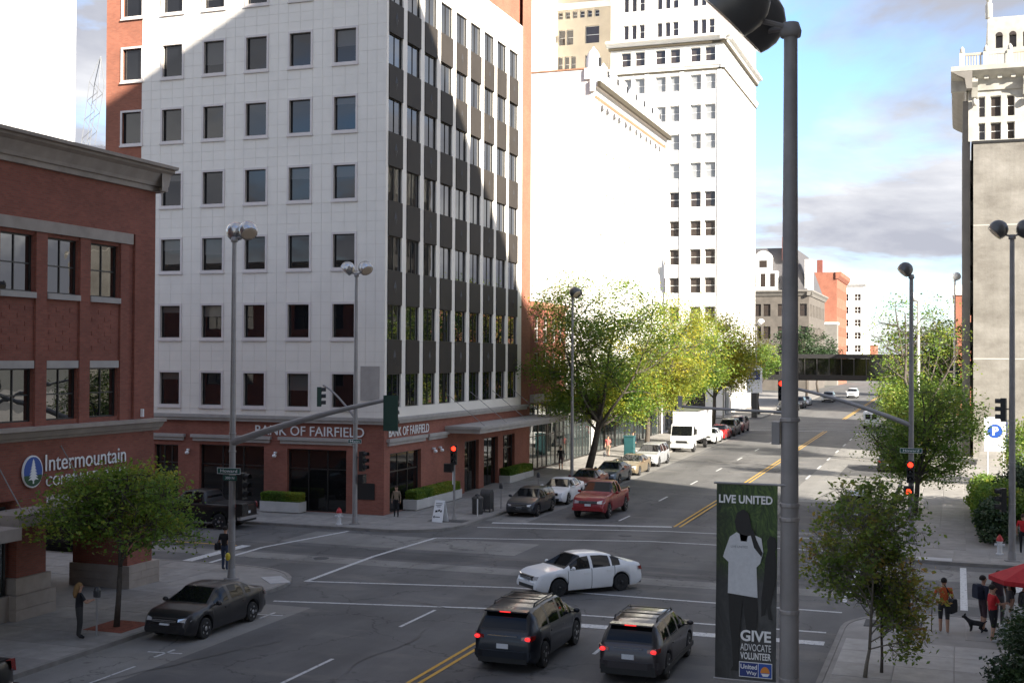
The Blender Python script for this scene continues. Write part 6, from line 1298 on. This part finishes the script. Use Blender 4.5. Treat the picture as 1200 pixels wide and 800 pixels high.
# ------------------------------------------------------------ people
def person(label, x, y, head, height=1.72, top='cloth_black', bottom='cloth_jean', sleeve=True, shorts=False, hair='hair_dark', longhair=False, skin='skin', pose=None, shoes='cloth_black', stride=0., z=None, female=False, arms=None):
    k = height/1.75; root = empty('person', (x, y, zg(y)+.14 if z is None else z), R_(head), label, 'person')
    sh_ = .175 if female else .20
    J = {'pel': (0, 0, .95), 'wai': (.0, 0, 1.10), 'che': (.0, 0, 1.33), 'nb': (.0, 0, 1.47), 'nk': (.015, 0, 1.53), 'h1': (.03, 0, 1.60), 'h2': (.03, 0, 1.67), 'h3': (.015, 0, 1.735)}
    rad = {'pel': (.165, .125), 'wai': (.135 if female else .15, .105), 'che': (.165 if female else .185, .12), 'nb': (.075, .065), 'nk': (.056, .056), 'h1': (.07, .078), 'h2': (.082, .098), 'h3': (.055, .07)}
    for s, n in ((1, 'l'), (-1, 'r')):
        st = stride*s
        J.update({n+'sh': (0, sh_*s, 1.425), n+'el': (-.03, (sh_+.06)*s, 1.14), n+'wr': (.06, (sh_+.07)*s, .90), n+'ha': (.09, (sh_+.065)*s, .83),
                  n+'hip': (0, .10*s, .90), n+'kn': (.03+st*.5, .105*s, .50), n+'an': (-.02+st*.95, .105*s, .085), n+'to': (.15+st*.95, .115*s, .045)})
        rad.update({n+'sh': (.072, .07), n+'el': (.048, .045), n+'wr': (.036, .03), n+'ha': (.042, .025), n+'hip': (.105, .10), n+'kn': (.068, .068), n+'an': (.048, .046), n+'to': (.045, .034)})
    if arms: J.update(arms)
    names = list(J); idx = {n: i for i, n in enumerate(names)}
    E = [('pel', 'wai'), ('wai', 'che'), ('che', 'nb'), ('nb', 'nk'), ('nk', 'h1'), ('h1', 'h2'), ('h2', 'h3')]
    for n in 'lr': E += [('che', n+'sh'), (n+'sh', n+'el'), (n+'el', n+'wr'), (n+'wr', n+'ha'), ('pel', n+'hip'), (n+'hip', n+'kn'), (n+'kn', n+'an'), (n+'an', n+'to')]
    me = bpy.data.meshes.new('figure'); me.from_pydata([tuple(c*k for c in J[n]) for n in names], [(idx[a], idx[b]) for a, b in E], [])
    ob = bpy.data.objects.new('figure', me); COL.objects.link(ob); ob.modifiers.new('Skin', 'SKIN'); sd = ob.modifiers.new('sub', 'SUBSURF'); sd.levels = 2; sd.render_levels = 2
    for n in names:
        v = me.skin_vertices[0].data[idx[n]]; v.radius = tuple(r*k for r in rad[n]); v.use_root = (n == 'pel')
    dg = bpy.context.evaluated_depsgraph_get(); nm = bpy.data.meshes.new_from_object(ob.evaluated_get(dg)); bpy.data.objects.remove(ob)
    nm.materials.clear(); mats = [skin, top, bottom, shoes]
    for q in mats: nm.materials.append(MAT[q])
    seg = {}
    for a, b in E:
        r = 0 if b in ('nk', 'h1', 'h2', 'h3') or b[1:] == 'ha' else 1
        if b[1:] in ('hip', 'kn'): r = 2
        if b[1:] == 'an': r = 0 if shorts else 2
        if b[1:] == 'to': r = 3
        if b[1:] in ('wr',) and not sleeve: r = 0
        if b == 'nb': r = 1
        seg[(a, b)] = r
    A = np.array([J[a] for a, b in E])*k; B = np.array([J[b] for a, b in E])*k; rg = [seg[e] for e in E]
    cen = np.zeros(len(nm.polygons)*3); nm.polygons.foreach_get('center', cen); cen = cen.reshape(-1, 3)
    D = B-A; t = np.clip(((cen[:, None]-A[None])*D[None]).sum(2)/(D*D).sum(1)[None], 0, 1); d = np.linalg.norm(cen[:, None]-(A[None]+t[..., None]*D[None]), axis=2); best = d.argmin(1)
    mi = np.array([rg[b] for b in best])
    for q, bi in enumerate(best):
        if E[bi] == ('pel', 'wai'): mi[q] = 2 if cen[q][2] < 1.0*k else 1
        if E[bi][1][1:] == 'el' and not sleeve and t[q, bi] > .7: mi[q] = 0
        if E[bi][1][1:] == 'an' and shorts and t[q, bi] < .08: mi[q] = 2
    nm.polygons.foreach_set('material_index', mi.astype(np.int32)); nm.polygons.foreach_set('use_smooth', [True]*len(nm.polygons)); nm.update()
    # fingers, nose and ears joined to the same body mesh
    ex = MB()
    for n, s in (('l', 1), ('r', -1)):
        w, h = Vector(J[n+'wr'])*k, Vector(J[n+'ha'])*k; dr = (h-w).normalized(); sdv = Vector((1, 0, 0)).cross(dr); sdv = (Vector((1, 0, 0))-dr*dr.x).normalized()
        for f, ln in zip((-.03, -.01, .01, .03), (.06, .075, .07, .055)): ex.tube([h+sdv*f, h+sdv*f+dr*ln*.55, h+sdv*f*.9+dr*ln+Vector((0, -s*.012, 0))], [.0095, .0085, .006], 5)
        ex.tube([w.lerp(h, .35)+sdv*.03, w.lerp(h, .8)+sdv*.065, h+sdv*.06+dr*.02], [.011, .010, .007], 5)
        ex.ball((.02*k, s*.083*k, 1.65*k), (.018, .01, .03), 6, 5)
        ex.ball((.118*k, s*.03*k, 1.672*k), (.01, .012, .008), 6, 4, 4)
    ex.tube([(.11*k, 0, 1.675*k), (.142*k, 0, 1.64*k), (.115*k, 0, 1.628*k)], [.008, .014, .010], 5); ex.tube([(.112*k, -.022, 1.60*k), (.118*k, 0, 1.598*k), (.112*k, .022, 1.60*k)], .006, 4, 5)
    bm = bmesh.new(); bm.from_mesh(nm); vs = [bm.verts.new(v) for v in ex.v]
    for f, q in zip(ex.f, ex.m):
        try: fc_ = bm.faces.new([vs[i] for i in f]); fc_.material_index = q; fc_.smooth = True
        except ValueError: pass
    bm.to_mesh(nm); bm.free(); nm.materials.append(MAT['hair_dark']); nm.materials.append(MAT['cloth_plum'])
    put('body', nm, root)
    hm = MB(); hm.ball((.0, 0, 1.69*k), (.112*k, .098*k, .105*k), 12, 9)
    hm.v = [(vx-.012 if vz > 1.60*k else vx-.03, vy, max(vz, 1.63*k) if not longhair else vz) for vx, vy, vz in hm.v]
    if longhair: hm.tube([(-.03*k, 0, 1.70*k), (-.085*k, 0, 1.58*k), (-.12*k, 0, 1.42*k), (-.13*k, 0, 1.30*k)], [.09, .095, .085, .04], 9)
    hm.build('hair', hair, root, smooth=True)
    return root
def bag(label, x, y, z, head, w, h, d, m, strap=None, name='shoulder_bag'):
    r = empty(name, (x, y, z), R_(head), label, 'bag'); q = MB(); n = 6
    q.prism([(-w/2, 0), (w/2, 0), (w*.54, h*.5), (w*.45, h*.9), (w*.25, h), (-w*.25, h), (-w*.45, h*.9), (-w*.54, h*.5)], -d/2, d/2, 0, 'y'); q.build('pouch', m, r)
    if strap: MB().tube([(-w*.3, 0, h*.9), *strap, (w*.3, 0, h*.9)], .014, 5).build('strap', m, r)
    return r
person('blond woman in dark top reaching to the parking meter', -25.35, 31.3, 52, 1.68, 'cloth_black', 'cloth_darkgrey', False, False, 'hair_blond', True, female=True, arms={'rel': (.16, -.26, 1.16), 'rwr': (.34, -.14, 1.20), 'rha': (.40, -.10, 1.21), 'lel': (.10, .24, 1.15), 'lwr': (.32, .10, 1.16), 'lha': (.38, .06, 1.17)})
person('man in black standing behind the left corner pole', -27.95, 43.35, 95, 1.76, 'cloth_black', 'cloth_jean', False, hair='hair_dark', stride=.04)
bag('black bag hanging at the hip of the man by the left pole', -28.2, 43.2, .98, 95, .30, .28, .12, 'cloth_black', [(0, -.08, .45), (.1, -.1, .62)])
person('woman in dark clothes walking past the bank corner door', -28.75, 61.3, -70, 1.66, 'cloth_tan', 'cloth_black', True, hair='hair_brown', longhair=True, female=True, stride=.12)
person('dark dressed pedestrian by the lamp post left of leaning tree', -28.3, 89.5, -80, 1.75, 'cloth_black', 'cloth_plum', True, shorts=True)
person('pedestrian in coral pink top beyond the leaning tree', -27.9, 101.5, -90, 1.7, 'cloth_pink', 'cloth_tan', False, hair='hair_brown', female=True, shorts=True, stride=.1)
person('pedestrian in dark jacket near the teal cabinet', -27.0, 106.5, -90, 1.72, 'cloth_navy', 'cloth_jean', True)
person('man in orange shirt and shorts walking away with a cane', -.42, 41.7, 92, 1.74, 'cloth_orange', 'cloth_darkgrey', False, True, 'hair_dark', shoes='shoe_white', stride=.09, arms={'lel': (-.06, .30, 1.16), 'lwr': (.10, .34, .98), 'lha': (.14, .34, .93)})
cn = empty('walking_cane', (-.80, 41.85, .14), 0, 'thin walking cane held by the man in orange', 'cane'); MB().tube([(0, 0, 0), (.02, 0, .86)], .014, 6).build('shaft', 'hair_brown', cn); MB().tube([(.02, 0, .86), (.03, -.06, .90), (.04, -.12, .86)], .015, 6).build('handle', 'hair_dark', cn)
bag('black satchel slung across the man in orange', -.18, 41.42, .88, 70, .46, .42, .18, 'cloth_black', [(-.15, .06, .6), (-.2, .1, .78), (-.1, .2, .86)])
person('man in black shirt and long shorts walking away left of the orange shirt', -1.62, 42.1, 100, 1.74, 'cloth_black', 'cloth_black', False, True, 'hair_dark', shoes='cloth_navy', stride=.16)
person('person in red shirt and black shorts at the food cart', 1.0, 41.0, 20, 1.74, 'cloth_red', 'cloth_black', False, True, 'hair_dark', shoes='shoe_white', stride=.06, arms={'rel': (.14, -.24, 1.2), 'rwr': (.34, -.14, 1.22), 'rha': (.40, -.12, 1.23)})
person('person in navy behind the red shirt', .75, 42.5, 30, 1.76, 'cloth_navy', 'cloth_plum', True, True, 'hair_dark', stride=.05)
bag('navy backpack worn by the person behind the red shirt', .58, 42.38, 1.22, 120, .32, .45, .18, 'cloth_navy', None, 'backpack')
person('woman in grey top queueing at the food cart', 1.55, 42.5, 200, 1.64, 'cloth_grey', 'cloth_white', False, True, 'hair_dark', True, female=True)
person('tall person in plum shirt at the back of the cart queue', 1.25, 43.4, -60, 1.8, 'cloth_plum', 'cloth_grey', False, hair='hair_brown')
person('person in grey leaning at the cart counter', 1.95, 42.3, -30, 1.66, 'cloth_grey', 'cloth_navy', True, hair='hair_dark')
bag('white carrier bag at the feet of the red shirt', 1.38, 40.95, .2, 10, .34, .52, .2, 'cloth_white', [(0, .02, .62)], 'carrier_bag')
person('person in red top and black trousers crossing at the right edge', 2.75, 60.2, 80, 1.76, 'cloth_red', 'cloth_black', False, hair='hair_brown', stride=.1)
# dog
dgo = empty('dog', (.55, 42.25, .14), R_(160), 'small black dog at the feet of the cart queue', 'dog')
J = [((0, 0, .30), .085), ((.13, 0, .31), .09), ((.24, 0, .34), .075), ((.33, 0, .42), .055), ((.38, 0, .46), .062), ((.47, 0, .44), .03), ((-.14, 0, .31), .075), ((-.24, 0, .34), .025), ((-.34, 0, .42), .014)]
E = [(0, 1), (1, 2), (2, 3), (3, 4), (4, 5), (0, 6), (6, 7), (7, 8)]
for s in (-1, 1):
    b = len(J); J += [((.18, .05*s, .24), .045), ((.16, .055*s, .13), .024), ((.18, .055*s, .02), .02)]; E += [(1, b), (b, b+1), (b+1, b+2)]
    b = len(J); J += [((-.15, .05*s, .24), .055), ((-.12, .055*s, .17), .035), ((-.19, .055*s, .10), .02), ((-.17, .055*s, .02), .02)]; E += [(6, b), (b, b+1), (b+1, b+2), (b+2, b+3)]
me = bpy.data.meshes.new('dog'); me.from_pydata([j[0] for j in J], E, []); ob = bpy.data.objects.new('dog_body', me); COL.objects.link(ob); ob.modifiers.new('Skin', 'SKIN'); ob.modifiers.new('sub', 'SUBSURF').levels = 2
for i, j in enumerate(J): v = me.skin_vertices[0].data[i]; v.radius = (j[1], j[1]); v.use_root = i == 0
nm = bpy.data.meshes.new_from_object(ob.evaluated_get(bpy.context.evaluated_depsgraph_get())); bpy.data.objects.remove(ob); nm.materials.clear(); nm.materials.append(MAT['cloth_black']); nm.polygons.foreach_set('use_smooth', [True]*len(nm.polygons)); put('body', nm, dgo)
for s in (-1, 1): MB().prism([(.34, .50), (.40, .50), (.36, .57)], *sorted((s*.025, s*.05)), 0, 'y').build('ear', 'cloth_black', dgo)
